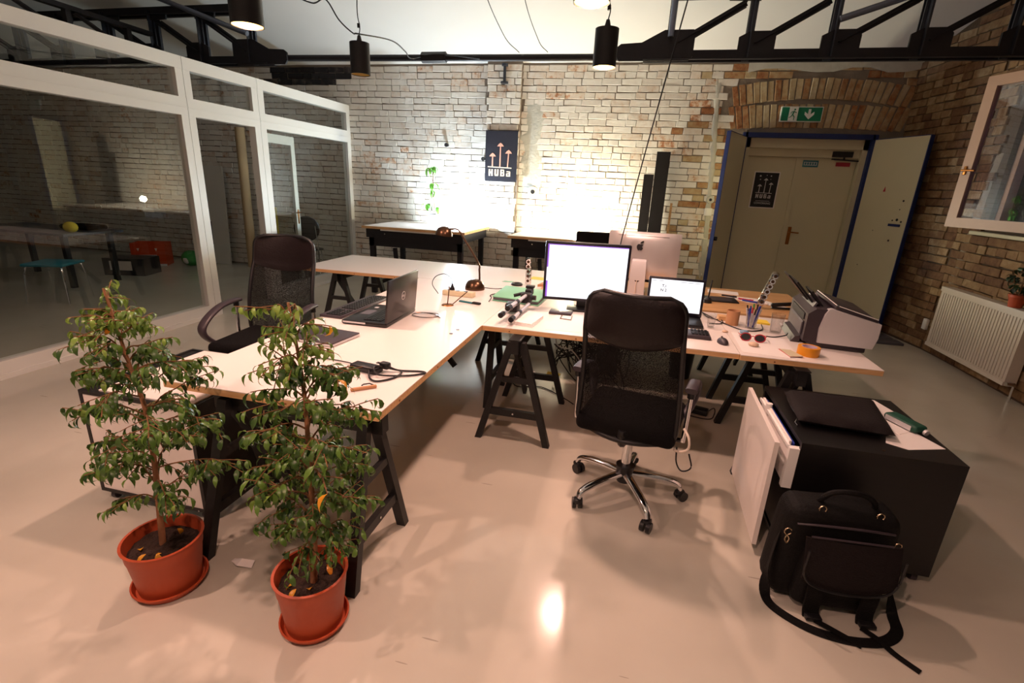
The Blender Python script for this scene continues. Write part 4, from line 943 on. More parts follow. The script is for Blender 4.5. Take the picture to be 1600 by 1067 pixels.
m = MB(); m.box((-0.03, 0, 0.006), (0.12, 0.022, 0.01)); m.build('blade', 'teal', t, smooth=0); m = MB(); m.rbox((0.06, 0, 0.01), (0.07, 0.028, 0.018), 0.008); m.build('handle', 'black_plastic', t)
cable('laptop_lead', [(-1.36, 2.98, 0.75), (-1.30, 3.02, 0.745), (-1.22, 3.02, 0.745), (-1.20, 2.95, 0.745), (-1.28, 2.90, 0.745), (-1.37, 2.93, 0.745), (-1.33, 3.00, 0.748), (-1.22, 2.98, 0.748), (-1.17, 2.93, 0.745)], 0.003, 'thin lead coiled on the desk right of the laptop lid', 'bronze')
for (x, y) in ((-0.978, 2.734), (-0.985, 2.64)):
    m = MB(); m.cyl((0, 0, 0), (0, 0, 0.003), 0.011, n=12); tag(m.build('desk_plug', 'bronze', loc=(x, y, ZD)), 'small round dark button on the white desk, ' + ('the farther' if y > 2.7 else 'the nearer') + ' of two', 'button')
# back desk items
def power_bar(name, label, loc, rx, ry, L=0.33, n=5, rz=0):
    t = thing(name, label, 'power strip', loc, rz)
    R = Matrix.Rotation(ry, 4, 'Y') @ Matrix.Rotation(rx, 4, 'X')
    m = MB(R); m.rbox((0, 0, L/2), (0.055, 0.045, L), 0.02, 3); m.build('clear_case', 'clear_plastic', t)
    for k in range(n):
        m = MB(R); z = 0.045+k*(L-0.08)/(n-1); m.cyl((0, 0.012, z), (0, -0.024, z), 0.021, n=16); m.cyl((0, -0.024, z), (0, -0.0255, z), 0.013, n=12, mi=1); m.build('socket', ['chrome', 'bronze'], t)
    return t
power_bar('power_strip', 'clear multi-socket power strip standing upright on the back desk left of the monitor', (-0.87, 4.30, ZD), 0.0, -0.02, 0.25)
m = MB(); m.lathe([(0.001, 0), (0.05, 0.002), (0.055, 0.012), (0.045, 0.022), (0.03, 0.02), (0.02, 0.012), (0.001, 0.012)], n=24); tag(m.build('black_dish', 'black_plastic', loc=(-0.965, 4.26, ZD), smooth=60), 'small black dish at the foot of the upright power strip', 'dish')
slab_thing('yellow_note', 'yellow sheet lying behind the upright power strip', 'paper', [(-0.92, 4.62), (-0.70, 4.60), (-0.70, 4.74), (-0.92, 4.76)], ZD, 0.002, 'yellow')
slab_thing('envelope', 'beige folded paper beside the big monitor on the back desk', 'paper', [(-0.78, 4.28), (-0.66, 4.36), (-0.66, 4.56), (-0.74, 4.5)], ZD, 0.02, 'card')
slab_thing('sticky_note', 'pale blue note on the white back desk near its front edge', 'paper', [(-1.13, 4.36), (-1.04, 4.36), (-1.03, 4.42), (-1.12, 4.42)], ZD, 0.0015, 'mint')
t = thing('mint_binder', 'mint green binder propped under the tripod', 'binder', (-0.80, 3.68, ZD), -0.10)
m = MB(Matrix.Rotation(0.10, 4, 'X')); m.rbox((0, 0.02, 0.050), (0.37, 0.30, 0.010), 0.003); m.rbox((0, 0.02, 0.018), (0.37, 0.30, 0.006), 0.002); m.build('cover', 'mint', t)
m = MB(Matrix.Rotation(0.06, 4, 'X')); m.b2((-0.18, -0.125, 0.022), (0.18, 0.16, 0.044)); m.build('pages', 'grey_plastic', t, smooth=0)
# stack of papers
for k in range(3):
    t_ = slab_thing('paper_stack', ['lowest paper pad under the tripod feet', 'middle paper pad under the tripod feet', 'top paper pad under the tripod feet'][k], 'paper', [(-0.73+0.006*k, 2.99), (-0.555-0.004*k, 2.945+0.005*k), (-0.53, 3.20), (-0.56, 3.27), (-0.71, 3.30)], ZD+k*0.0075, 0.007, 'paper', group='paper pads under the tripod')
# tripod
t = thing('camera_tripod', 'folded silver and black camera tripod lying across the desk corner', 'tripod', (-0.72, 3.15, ZD))
a = V((-0.03, 0.30, 0.06)); feet = [V((-0.045, -0.19, 0.06)), V((0.03, -0.215, 0.045)), V((-0.01, -0.15, 0.10))]
tops = [V((0.0, 0.16, 0.085)), V((0.065, 0.14, 0.07)), V((0.035, 0.17, 0.12))]
for fo, tp in zip(feet, tops):
    d_ = (tp-fo).normalized()
    m = MB(); m.cyl(fo+d_*0.03, tp, 0.0125, n=12); lg_ = m.build('leg', 'alu', t)
    m = MB(); m.cyl(fo-d_*0.012, fo+d_*0.035, 0.018, n=14); m.cyl(fo+d_*0.14, fo+d_*0.17, 0.017, n=12); m.build('rubber_foot', 'black_plastic', lg_)
m = MB(); hd = V((0.035, 0.20, 0.10)); m.rbox(hd, (0.08, 0.07, 0.075), 0.018); m.rbox(hd+V((0.005, 0.07, 0.03)), (0.05, 0.09, 0.05), 0.012); m.rbox(hd+V((0.005, 0.10, 0.062)), (0.06, 0.06, 0.018), 0.004); m.cyl(hd+V((-0.03, 0.05, 0.02)), hd+V((-0.10, 0.03, 0.0)), 0.012); m.cyl(hd+V((0.04, 0.02, 0.0)), hd+V((0.065, 0.02, 0.0)), 0.018); m.build('head', 'black_plastic', t)
m = MB(); m.rbox((-0.045, 0.12, 0.045), (0.09, 0.10, 0.06), 0.012); m.build('clamp', 'black_plastic', t)

# ------------------------------------------------------------------ monitors
def monitor():
    t = thing('monitor', 'large monitor with a bright white screen in the middle of the desks', 'monitor', (-0.30, 3.56, ZD), 0.10)
    w, h, z0 = 0.605, 0.425, 0.065
    m = MB(); m.rbox((0, 0.012, z0+h/2), (w, 0.045, h), 0.008); m.build('housing', 'bezel', t)
    bz = 0.019
    m = MB(); m.b2((-w/2+bz, -0.0115, z0+bz+0.004), (w/2-bz, -0.0108, z0+h-bz)); m.build('screen', 'screen', t, smooth=0)
    m = MB(); m.b2((-w/2+bz, -0.0122, z0+bz+0.004), (-w/2+bz+0.012, -0.0116, z0+0.14)); m.b2((-w/2+bz, -0.0122, z0+0.24), (-w/2+bz+0.010, -0.0116, z0+h-bz)); m.b2((-w/2+bz, -0.0122, z0+h-bz-0.006), (w/2-bz, -0.0116, z0+h-bz)); m.build('screen_strip', 'screen_purple', t, smooth=0)
    m = MB(); m.b2((-0.05, 0.035, 0.01), (0.05, 0.06, z0+0.16)); m.rbox((0, 0.02, 0.007), (0.24, 0.18, 0.014), 0.004); m.build('stand', 'black_plastic', t)
monitor()
t = thing('hard_drive', 'flat dark grey box lying in front of the big monitor', 'drive', (-0.44, 3.44, ZD), 0.02)
m = MB(); m.rbox((0, -0.04, 0.009), (0.16, 0.11, 0.018), 0.004); m.build('case', 'grey_dark', t); m = MB(); m.b2((-0.01, -0.06, 0.018), (0.008, -0.045, 0.0187)); m.build('badge', 'silver', t, smooth=0)
m = MB(); m.tube([(-0.42, 3.35, 0.745), (-0.42, 3.24, 0.745), (-0.345, 3.225, 0.745), (-0.35, 3.34, 0.745)], 0.003, 6); tag(m.build('metal_staple', 'bronze'), 'small bent metal bracket on the desk left of the chair back', 'bracket')
slab_thing('desk_paper', 'white sheet under the metal bracket on the monitor desk', 'paper', [(-0.47, 2.95), (-0.18, 2.96), (-0.16, 3.36), (-0.46, 3.38)], ZD, 0.001, 'paper')
t = thing('second_screen', 'smaller lit laptop screen to the right of the chair back', 'laptop', (0.335, 3.50, ZD), -0.03)
m = MB(); m.rbox((0, -0.02, 0.012), (0.38, 0.24, 0.022), 0.006); m.build('base', 'black_plastic', t)
R = Matrix.Translation((0, 0.09, 0.02)) @ Matrix.Rotation(-0.12, 4, 'X')
m = MB(R); m.rbox((0, 0, 0.135), (0.385, 0.016, 0.265), 0.005); m.build('lid', 'bezel', t)
m = MB(R); m.b2((-0.175, -0.0088, 0.03), (0.175, -0.0082, 0.25)); m.build('screen', 'screen', t, smooth=0)
m = MB(R)
for (x0, x1, z) in ((-0.17, -0.14, 0.238), (-0.13, -0.09, 0.238), (0.02, 0.16, 0.238)): m.b2((x0, -0.0093, z), (x1, -0.0088, z+0.0022))
for txt, z in (('T.i', 0.195), ('N 2', 0.165)):
    vs, fs = text_polys(txt, 0.028, 0.0005); m.add([(-0.085+v.x, -0.0092, z+v.y) for v in vs], fs)
m.build('screen_text', 'grey_plastic', t, smooth=0)
# big silver all-in-one seen from behind
def apple_shape(cx, cz, s):
    P = []
    body = [(0.0, 0.30), (0.14, 0.37), (0.30, 0.34), (0.40, 0.24)]          # top lobes, right side towards the bite
    bite = [(0.31, 0.14), (0.28, 0.0), (0.31, -0.10), (0.42, -0.20)]
    low = [(0.34, -0.36), (0.22, -0.48), (0.12, -0.48), (0.0, -0.43), (-0.12, -0.48), (-0.22, -0.48), (-0.36, -0.32), (-0.43, -0.10), (-0.43, 0.10), (-0.34, 0.28), (-0.20, 0.36), (-0.08, 0.34)]
    return [(cx+x*s, cz+z*s) for x, z in body+bite+low]
def imac():
    t = thing('desktop_computer', 'silver all-in-one computer seen from behind with black fruit logo', 'computer', (0.10, 4.42, ZD), -0.06)
    w, h, z0 = 0.60, 0.40, 0.125
    m = MB(); pr = []
    # shallow convex back towards the viewer
    n, mm = 16, 12; vs = []; fs = []
    for j in range(mm+1):
        for i in range(n+1):
            u, v = -1+2*i/n, -1+2*j/mm
            vs.append((u*w/2, -0.018-0.030*max(0, (1-abs(u)**3))**0.8*max(0, (1-abs(v)**3))**0.8, z0+h/2+v*h/2))
    for j in range(mm):
        for i in range(n): a_ = j*(n+1)+i; fs.append((a_, a_+1, a_+n+2, a_+n+1))
    m.add(vs, fs); m.rbox((0, 0.0, z0+h/2), (w, 0.037, h), 0.006); body = m.build('housing', 'alu', t, smooth=40)
    m = MB(); m.b2((-0.22, -0.034, z0+h-0.032), (0.20, -0.0305, z0+h-0.029)); m.build('vent_slot', 'grey_plastic', body, smooth=0)
    m = MB(); m.prism(apple_shape(-0.03, z0+h*0.70, 0.062), -0.052, -0.0475); ls = [(-0.035, 0.028), (-0.016, 0.031), (-0.005, 0.042), (-0.008, 0.053), (-0.024, 0.047), (-0.033, 0.038)]
    m.prism([(x+0.004, z0+h*0.70+z-0.002) for x, z in ls], -0.052, -0.0475); m.build('logo', 'ink', body, smooth=0)
    m = MB(); m.sweep([(0, -0.056, 0.35), (0, -0.075, 0.25), (0, -0.10, 0.10), (0, -0.115, 0.008)], [(-0.075, -0.005), (0.075, -0.005), (0.075, 0.005), (-0.075, 0.005)], (0, 1, 0)) if False else None
    vs = []; fs = []
    path = [(-0.050, 0.30), (-0.075, 0.285), (-0.085, 0.25), (-0.105, 0.13), (-0.12, 0.012)]
    wd = [0.058, 0.060, 0.062, 0.066, 0.070]
    for (y_, z_), q in zip(path, wd):
        for sx in (-1, 1): vs.append((sx*q-0.02, y_, z_))
    for (y_, z_), q in zip(path, wd):
        for sx in (-1, 1): vs.append((sx*q-0.02, y_+0.012, z_))
    k = len(path)*2
    for i in range(len(path)-1):
        a_ = 2*i; fs += [(a_, a_+1, a_+3, a_+2), (k+a_, k+a_+1, k+a_+3, k+a_+2), (a_, a_+2, k+a_+2, k+a_), (a_+1, a_+3, k+a_+3, k+a_+1)]
    fs += [(0, 1, k+1, k), (k-2, k-1, 2*k-1, 2*k-2)]
    m.add(vs, fs); m.rbox((-0.02, -0.02, 0.006), (0.145, 0.21, 0.012), 0.004); m.build('stand', 'silver', t, smooth=30)
    m = MB(Matrix.Translation((-0.02, -0.1025, 0.135)) @ Matrix.Rotation(-0.16, 4, 'X')); m.cyl((0, 0.004, 0), (0, -0.0015, 0), 0.024, n=20); m.build('cable_hole', 'bronze', t)
    m = MB(); m.tube([(-0.02, -0.103, 0.13), (-0.025, -0.122, 0.09), (-0.022, -0.13, 0.03), (-0.03, -0.14, 0.004), (0.04, -0.16, 0.004)], 0.0028, 6, smooth=6); m.build('lead', 'cable_white', t)
imac()
keyboard('keyboard', 'dark keyboard half hidden behind the central chair, beside the mouse', 0.31, 3.20, -0.02, 0.46, 0.14)
t = thing('computer_mouse', 'grey computer mouse on the desk right of the chair back', 'mouse', (0.60, 3.07, ZD), 0.2)
m = MB(); m.sphere((0, 0, 0.004), 0.03, 18, 12, sc=(1.0, 1.75, 1.05))
m.v = [(x, y, max(z, 0.0)) for x, y, z in m.v]; m.build('shell', 'grey_dark', t, smooth=80); m = MB(); m.cyl((-0.003, 0.025, 0.03), (0.003, 0.025, 0.03), 0.008, n=12); m.build('wheel', 'black_plastic', t)
# sunglasses
t = thing('sunglasses', 'red framed sunglasses with dark lenses lying on the printer desk', 'glasses', (0.79, 3.19, ZD), -0.10)
for sx in (-1, 1):
    ring = [(sx*0.040+0.030*math.cos(2*PI*k/20), -0.010+0.008*math.sin(2*PI*k/20), 0.026+0.022*math.sin(2*PI*k/20)) for k in range(21)]
    m = MB(); m.tube(ring, 0.0035, 6); m.build('rim', 'redframe', t)
    m = MB(); m.add([ring[k] for k in range(20)], [tuple(range(20))]); m.build('lens', 'lens', t, smooth=0)
    m = MB(); m.tube([(sx*0.070, -0.008, 0.036), (sx*0.078, 0.02, 0.034), (sx*0.075, 0.09, 0.02), (sx*0.06, 0.125, 0.005)], 0.0032, 6, smooth=5); m.build('temple', 'redframe', t)
m = MB(); m.tube([(-0.012, -0.010, 0.030), (0, -0.012, 0.036), (0.012, -0.010, 0.030)], 0.003, 6); m.build('bridge', 'redframe', t)
for (x, y, r, mt, lb) in ((0.775, 3.075, 0.028, 'stone', 'beige pebble in front of the sunglasses'), (0.655, 3.34, 0.017, 'stone', 'small pale pebble left of the sunglasses'), (0.775, 3.36, 0.026, 'blue_grey', 'blue-grey stone behind the sunglasses')):
    if mt == 'blue_grey' and mt not in M: M[mt] = mat('blue_grey_stone', rgb(120, 150, 176), 0.5, var=0.1)
    m = MB(); m.sphere((0, 0, r*0.45), r, 14, 9, sc=(1.15, 0.85, 0.5)); m.v = [(a_+0.004*noise.noise(V((a_*40, b_*40, c_*40))), b_, c_) for a_, b_, c_ in m.v]
    tag(m.build('pebble', mt, loc=(x, y, ZD), smooth=80), lb, 'stone')
m = MB(); m.lathe([(0.042, 0), (0.042, 0.10), (0.038, 0.10), (0.038, 0.004), (0.001, 0.004)], n=28); tag(m.build('cardboard_tube', 'card', loc=(0.735, 3.58, ZD), smooth=40), 'brown cardboard tube standing left of the pen glass', 'tube')
# pen glass
def tumbler(name, label, x, y, r, h):
    t = thing(name, label, 'glass', (x, y, ZD), 0, None)
    m = MB(); m.lathe([(0.001, 0.0), (r*0.8, 0.0), (r, h), (r-0.003, h), (r*0.8-0.003, 0.008), (0.001, 0.008)], n=24); m.build('vessel', 'glass_obj', t, smooth=40); return t
tumbler('pen_glass', 'drinking glass packed with coloured pens', 0.845, 3.52, 0.040, 0.105)
rp = random.Random(5)
for k in range(11):
    a_ = 2*PI*k/11; r0, r1 = 0.018, 0.034+0.012*rp.random()
    p0 = V((r0*math.cos(a_), r0*math.sin(a_), 0.01)); p1 = V((r1*math.cos(a_+0.3), r1*math.sin(a_+0.3), 0.13+0.03*rp.random())); d_ = (p1-p0).normalized()
    col = ['blue', 'black_plastic', 'green', 'blue', 'black_plastic', 'silver', 'blue', 'red', 'black_plastic', 'blue', 'silver'][k]
    cn = ['blue', 'black', 'green', 'blue', 'black', 'silver', 'blue', 'red', 'black', 'blue', 'silver'][k]
    t = thing('pen', ['blue pen at the left rim of the pen glass','black pen leaning to the far right rim of the pen glass','green pen in the pen glass','blue pen at the far rim of the pen glass','black pen at the far left rim of the pen glass','silver pen in the pen glass','blue pen at the near left rim of the pen glass','red pen in the pen glass','black pen at the near rim of the pen glass','blue pen at the near right rim of the pen glass','silver pen at the right rim of the pen glass'][k], 'pen', (0.845, 3.52, ZD), 0, 'pens in the glass')
    m = MB(); m.cyl(p0, p1, 0.0042, n=8); m.build('barrel', 'silver' if k % 3 else col, t); m = MB(); m.cyl(p1-d_*0.035, p1+d_*0.004, 0.0052, n=8); m.build('cap', col, t)
tumbler('water_glass', 'clear drinking glass of water beside the printer', 0.985, 3.46, 0.042, 0.13)
tumbler('small_glass', 'small clear glass standing right of the lit laptop screen', 0.575, 3.42, 0.028, 0.08)
cable('desk_cable', [(0.55, 3.85, 0.76), (0.60, 3.70, 0.745), (0.68, 3.66, 0.745), (0.66, 3.55, 0.745), (0.58, 3.52, 0.745)], 0.0035, 'looped black lead on the desk behind the second screen')
cable('desk_cable', [(0.56, 3.82, 0.755), (0.66, 3.62, 0.745), (0.76, 3.45, 0.745), (0.84, 3.43, 0.745), (0.915, 3.50, 0.745), (0.94, 3.64, 0.745)], 0.004, 'black cable curving in front of the pen glass')
cable('desk_cable', [(0.90, 3.33, 0.745), (0.95, 3.33, 0.745), (1.02, 3.36, 0.755), (1.035, 3.37, 0.77)], 0.004, 'black cable entering the front of the printer')
slab_thing('desk_paper', 'white sheet under the sunglasses reaching the desk front edge', 'paper', [(0.69, 2.93), (0.99, 2.90), (1.0, 3.33), (0.70, 3.36)], ZD, 0.0012, 'paper')
for k in range(3):
    slab_thing('picture_card', ['lowest', 'middle', 'top'][k] + ' patterned card in the small pile beside the yellow tape', 'card', [(0.905+0.004*k, 3.07-0.01*k), (0.965+0.003*k, 3.05), (1.01, 2.955-0.006*k), (0.935, 2.915)], ZD+0.0015+k*0.003, 0.0026, ['paper', 'red', 'cream_paint'][k], group='cards beside the tape')
t = thing('tape_roll', 'roll of yellow tape at the near corner of the printer', 'tape', (1.055, 3.02, ZD))
m = MB(); m.lathe([(0.040, 0), (0.058, 0), (0.058, 0.05), (0.040, 0.05), (0.040, 0)], n=32); m.build('tape', 'yellow_tape', t, smooth=40); m = MB(); m.lathe([(0.036, 0.001), (0.0398, 0.001), (0.0398, 0.0505), (0.036, 0.0505), (0.036, 0.001)], n=32); m.build('core', 'lilac', t, smooth=40)
# printer
def printer():
    t = thing('printer', 'silver and dark grey inkjet printer with raised paper trays', 'printer', (1.10, 3.47, ZD), -0.10)
    # front faces -x, width along y (0.56), depth along x (0.36)
    w, dp, h = 0.56, 0.33, 0.235
    m = MB(); m.rbox((dp/2+0.02, 0, 0.022), (dp-0.03, w-0.04, 0.044), 0.008); m.build('base', 'grey_dark', t)
    # side profile prism (x,z)
    prof = [(0.075, 0.035), (dp+0.03, 0.035), (dp+0.045, 0.10), (dp+0.045, 0.185), (0.12, 0.245), (0.10, 0.24), (0.085, 0.21), (0.07, 0.12)]
    for sy in (-1, 1):
        m = MB(); m.prism(prof, sy*w/2, sy*(w/2-0.05)); m.build('side_panel', 'silver', t, smooth=40)
    m = MB(); m.prism([(0.0, 0.03), (dp+0.03, 0.03), (dp+0.03, 0.18), (0.12, 0.235), (0.04, 0.235), (0.0, 0.20)], -w/2+0.02, w/2-0.02); m.build('body', 'grey_dark', t, smooth=30)
    m = MB(); m.prism([(-0.004, 0.05), (-0.012, 0.06), (-0.012, 0.13), (-0.004, 0.14)], -w/2+0.08, w/2-0.10); m.build('front_flap', 'grey_plastic', t, smooth=0)
    m = MB(); m.b2((-0.006, -w/2+0.09, 0.15), (0.0005, w/2-0.09, 0.19)); m.build('paper_slot', 'ink', t, smooth=0)
    m = MB(); m.prism([(-0.05, 0.0), (0.0, 0.0), (0.0, 0.045), (-0.03, 0.035)], -w/2+0.09, w/2-0.09); m.build('output_tray', 'grey_dark', t, smooth=0)
    m = MB(); m.b2((-0.003, 0.16, 0.02), (-0.051, 0.22, 0.012)); m.build('label', 'paper', t, smooth=0)
    # scanner lid resting sloped on top
    m = MB(Matrix.Translation((0.15, 0, 0.250)) @ Matrix.Rotation(0.26, 4, 'Y')); m.rbox((0.10, 0, 0.0), (0.24, w-0.04, 0.018), 0.006); m.build('lid', 'grey_dark', t)
    m = MB(Matrix.Translation((0.15, 0, 0.262)) @ Matrix.Rotation(0.26, 4, 'Y')); m.b2((-0.015, -w/2+0.03, 0), (-0.010, w/2-0.03, 0.004)); m.b2((0.0, -w/2+0.015, 0), (0.215, -w/2+0.022, 0.004)); m.build('lid_trim', 'white', t, smooth=0)
    # raised trays leaning out over the front
    tp = Matrix.Translation((0.07, 0.02, 0.225)) @ Matrix.Rotation(-0.75, 4, 'Y')
    m = MB(tp); m.b2((-0.012, -0.13, 0), (0.0, 0.15, 0.19)); tr1 = m.build('rear_tray', 'black_plastic', t, smooth=0)
    m = MB(tp); m.b2((-0.022, -0.08, 0.05), (-0.013, 0.10, 0.245)); m.build('tray_extension', 'black_plastic', tr1, smooth=0)
    m = MB(Matrix.Translation((0.09, 0.0, 0.225)) @ Matrix.Rotation(-0.70, 4, 'Y')); m.b2((0.0, -0.16, 0), (0.010, 0.03, 0.12)); m.build('document_guide', 'black_plastic', t, smooth=0)
    m = MB(Matrix.Translation((0.0, 0, 0.145)) @ Matrix.Rotation(0.42, 4, 'Y')); m.b2((-0.004, -w/2+0.10, 0.04), (0.006, w/2-0.12, 0.125)); m.build('control_panel', 'grey_plastic', t, smooth=0)
printer()
# honey desk items
t = thing('pen_tablet', 'black graphics tablet on the honey wood desk', 'tablet', (0.78, 4.42, ZD), 0.03)
m = MB(); m.rbox((0, 0, 0.006), (0.27, 0.20, 0.011), 0.004); m.build('board', 'black_plastic', t)
m = MB(); m.b2((-0.09, -0.07, 0.0116), (0.09, 0.08, 0.0121)); m.build('active_area', 'grey_dark', t, smooth=0)
t = thing('stylus_stand', 'black stylus standing upright in its round holder beside the tablet', 'stylus', (0.66, 4.26, ZD))
m = MB(); m.lathe([(0.001, 0), (0.034, 0), (0.032, 0.03), (0.015, 0.045), (0.001, 0.045)], n=20); m.build('holder', 'black_plastic', t, smooth=40); m = MB(); m.cyl((0, 0, 0.04), (0.01, 0.0, 0.19), 0.007, 0.005, n=10); m.build('stylus', 'black_plastic', t)
for i, (pts, mt, lb) in enumerate((([(0.80, 4.66), (1.15, 4.62), (1.30, 4.34), (1.0, 4.42)], 'paper', 'large white sheet spread behind the graphics tablet'), ([(0.72, 4.74), (0.98, 4.70), (1.0, 4.86), (0.74, 4.9)], 'paper', 'white sheet at the far edge of the honey wood desk'))):
    slab_thing('desk_paper', lb, 'paper', pts, ZD, 0.0012*(i+1), mt)
for i, (x, y, rz, mt, lb) in enumerate(((1.02, 4.44, -0.5, 'blue', 'blue marker lying on the sheet beside the tablet'), (1.0, 4.50, -0.45, 'red', 'red marker lying on the sheet beside the tablet'), (1.10, 4.42, -0.7, 'white', 'white marker lying nearest the pen glass'), (0.88, 4.60, -0.3, 'black_plastic', 'black marker lying behind the tablet'))):
    m = MB(); m.cyl((-0.06, 0, 0.007), (0.06, 0, 0.007), 0.007, n=10); m.cyl((0.03, 0, 0.0075), (0.065, 0, 0.0075), 0.0085, n=10)
    tag(m.build('marker', mt, loc=(x, y, ZD+0.0015)), lb, 'marker'); bpy.context.scene.collection.objects[-1].rotation_euler = (0, 0, rz)
power_bar('power_strip', 'clear multi-socket power strip leaning against the printer trays', (1.04, 4.22, ZD+0.012), -0.05, 0.30, 0.30, 6)
t = thing('stapler', 'black stapler behind the water glass', 'stapler', (1.22, 4.25, ZD), 0.1)
m = MB(); m.rbox((0, 0, 0.012), (0.16, 0.035, 0.012), 0.004); m.build('base', 'black_plastic', t); m = MB(Matrix.Rotation(-0.12, 4, 'Y')); m.rbox((0, 0, 0.042), (0.16, 0.032, 0.03), 0.010); m.build('arm', 'black_plastic', t)
slab_thing('sticky_note', 'pale yellow note block behind the pens', 'paper', [(0.90, 3.68), (1.0, 3.66), (1.0, 3.76), (0.92, 3.78)], ZD, 0.012, 'yellow')
slab_thing('note_block', 'cream wooden block behind the cardboard tube', 'block', [(0.66, 3.66), (0.74, 3.66), (0.74, 3.74), (0.66, 3.74)], ZD, 0.03, 'birch')

# ------------------------------------------------------------------ cabinets
def caster(m, x, y, z=0.0, r=0.02):
    m.cyl((x-0.01, y, r), (x+0.01, y, r), r, n=14); m.box((x, y, r+0.012), (0.026, 0.02, 0.02))
t = thing('rolling_cabinet', 'white fronted rolling cabinet with black frame behind the first potted tree', 'cabinet', (-2.12, 1.90, 0))
X, Y, z0, z1 = 0.315, 0.32, 0.055, 0.60
m = MB(); e = 0.018
for (a, b) in (((-X, -Y), (-X+e, -Y+e)), ((X-e, -Y), (X, -Y+e)), ((-X, Y-e), (-X+e, Y)), ((X-e, Y-e), (X, Y))): m.b2((a[0], a[1], z0), (b[0], b[1], z1))
for z in (z0, z1-e):
    for (a, b) in (((-X+e, -Y), (X-e, -Y+e)), ((-X+e, Y-e), (X-e, Y)), ((-X, -Y+e), (-X+e, Y-e)), ((X-e, -Y+e), (X, Y-e))): m.b2((a[0], a[1], z), (b[0], b[1], z+e))
m.build('frame', 'black_box', t, smooth=0)
m = MB(); m.b2((-X+e, -Y+0.004, z0+e), (X-e, -Y+0.016, z1-e)); m.build('front_panel', 'desk_white', t, smooth=0)
m = MB(); m.b2((-X+0.004, -Y+e, z0+e), (-X+0.014, Y-e, z1-e)); m.build('side_panel', 'desk_white', t, smooth=0)
m = MB(); m.b2((X-0.014, -Y+e, z0+e), (X-0.004, Y-e, z1-e)); m.build('side_panel', 'black_box', t, smooth=0)['label'] = 'black side facing the desk trestle'
m = MB(); m.b2((-X+0.10, -Y+0.02, z1-0.004), (X-e, Y-0.02, z1+0.006)); m.build('top_panel', 'desk_white', t, smooth=0)
m = MB(); m.b2((-X+e, -Y+e, z1-0.012), (X-e, Y-e, z1-0.005)); m.build('top_board', 'black_box', t, smooth=0)
for (x, y) in ((-X+0.04, -Y+0.04), (X-0.04, -Y+0.04), (-X+0.04, Y-0.04), (X-0.04, Y-0.04)):
    m = MB(); m.cyl((x-0.012, y, 0.022), (x+0.012, y, 0.022), 0.022, n=14); m.box((x, y, 0.046), (0.03, 0.026, 0.02)); m.build('caster', 'grey_dark', t)
m = MB(); m.cyl((X-0.045, -Y-0.002, 0.06), (X-0.045, -Y+0.004, 0.06), 0.004, n=8); m.build('lock', 'chrome', t)
cab = t
t = thing('black_cabinet', 'black pedestal cabinet with white drawer front pulled open behind the backpack', 'cabinet', (1.11, 2.46, 0))
x0, x1, y0, y1, z0, z1 = -0.305, 0.31, -0.33, 0.34, 0.05, 0.60; e = 0.02
m = MB(); m.b2((x0, y0, z1-e), (x1, y1, z1)); m.b2((x0, y0, z0), (x1, y1, z0+e)); m.b2((x0, y0, z0+e), (x1, y0+e, z1-e)); m.b2((x0, y1-e, z0+e), (x1, y1, z1-e)); m.b2((x1-e, y0+e, z0+e), (x1, y1-e, z1-e)); m.build('carcass', 'black_box', t, smooth=0)
m = MB(); m.b2((-0.40, y0-0.01, 0.05), (-0.380, y1-0.03, 0.585)); o = m.build('drawer_front', 'desk_white', t, smooth=0); o.rotation_euler = (0, 0, -0.03); o['label'] = 'white front panel pulled forward'
m = MB(); m.b2((-0.345, y0+0.005, 0.37), (-0.30, y0+0.035, 0.565)); m.b2((-0.345, y0+0.03, 0.55), (-0.335, y1-0.1, 0.565)); m.b2((-0.345, y0+0.03, 0.46), (-0.335, y1-0.1, 0.472)); m.build('inner_rail', 'white', t, smooth=0)
m = MB(); m.b2((-0.30, y0+0.035, 0.08), (0.2, y1-0.05, 0.36)); m.build('inner_drawer', 'black_plastic', t, smooth=0)
for k, (mt, lb) in enumerate((('paper', 'cream folder edge'), ('blue', 'dark blue folder edge'))):
    m = MB(); m.b2((-0.335+0.014*k, y0+0.06, 0.38), (-0.325+0.014*k, y1-0.12, 0.575-0.01*k)); o = m.build('folder', mt, t, smooth=0); o['label'] = lb
m = MB(); m.cyl((-0.335, 0.10, 0.42), (-0.335, 0.10, 0.592), 0.016, n=14); m.build('paper_roll', 'paper', t)
for (x, y) in ((-0.27, -0.29), (0.27, -0.29), (-0.27, 0.30), (0.27, 0.30)):
    m = MB(); m.cyl((x-0.012, y, 0.022), (x+0.012, y, 0.022), 0.022, n=14); m.box((x, y, 0.045), (0.03, 0.026, 0.02)); m.build('caster', 'grey_dark', t)
m = MB(); m.cyl((0.02, y0+0.04, z1), (0.02, y0+0.04, z1+0.003), 0.006, n=8); m.build('screw', 'bronze', t)
ZC = 0.60
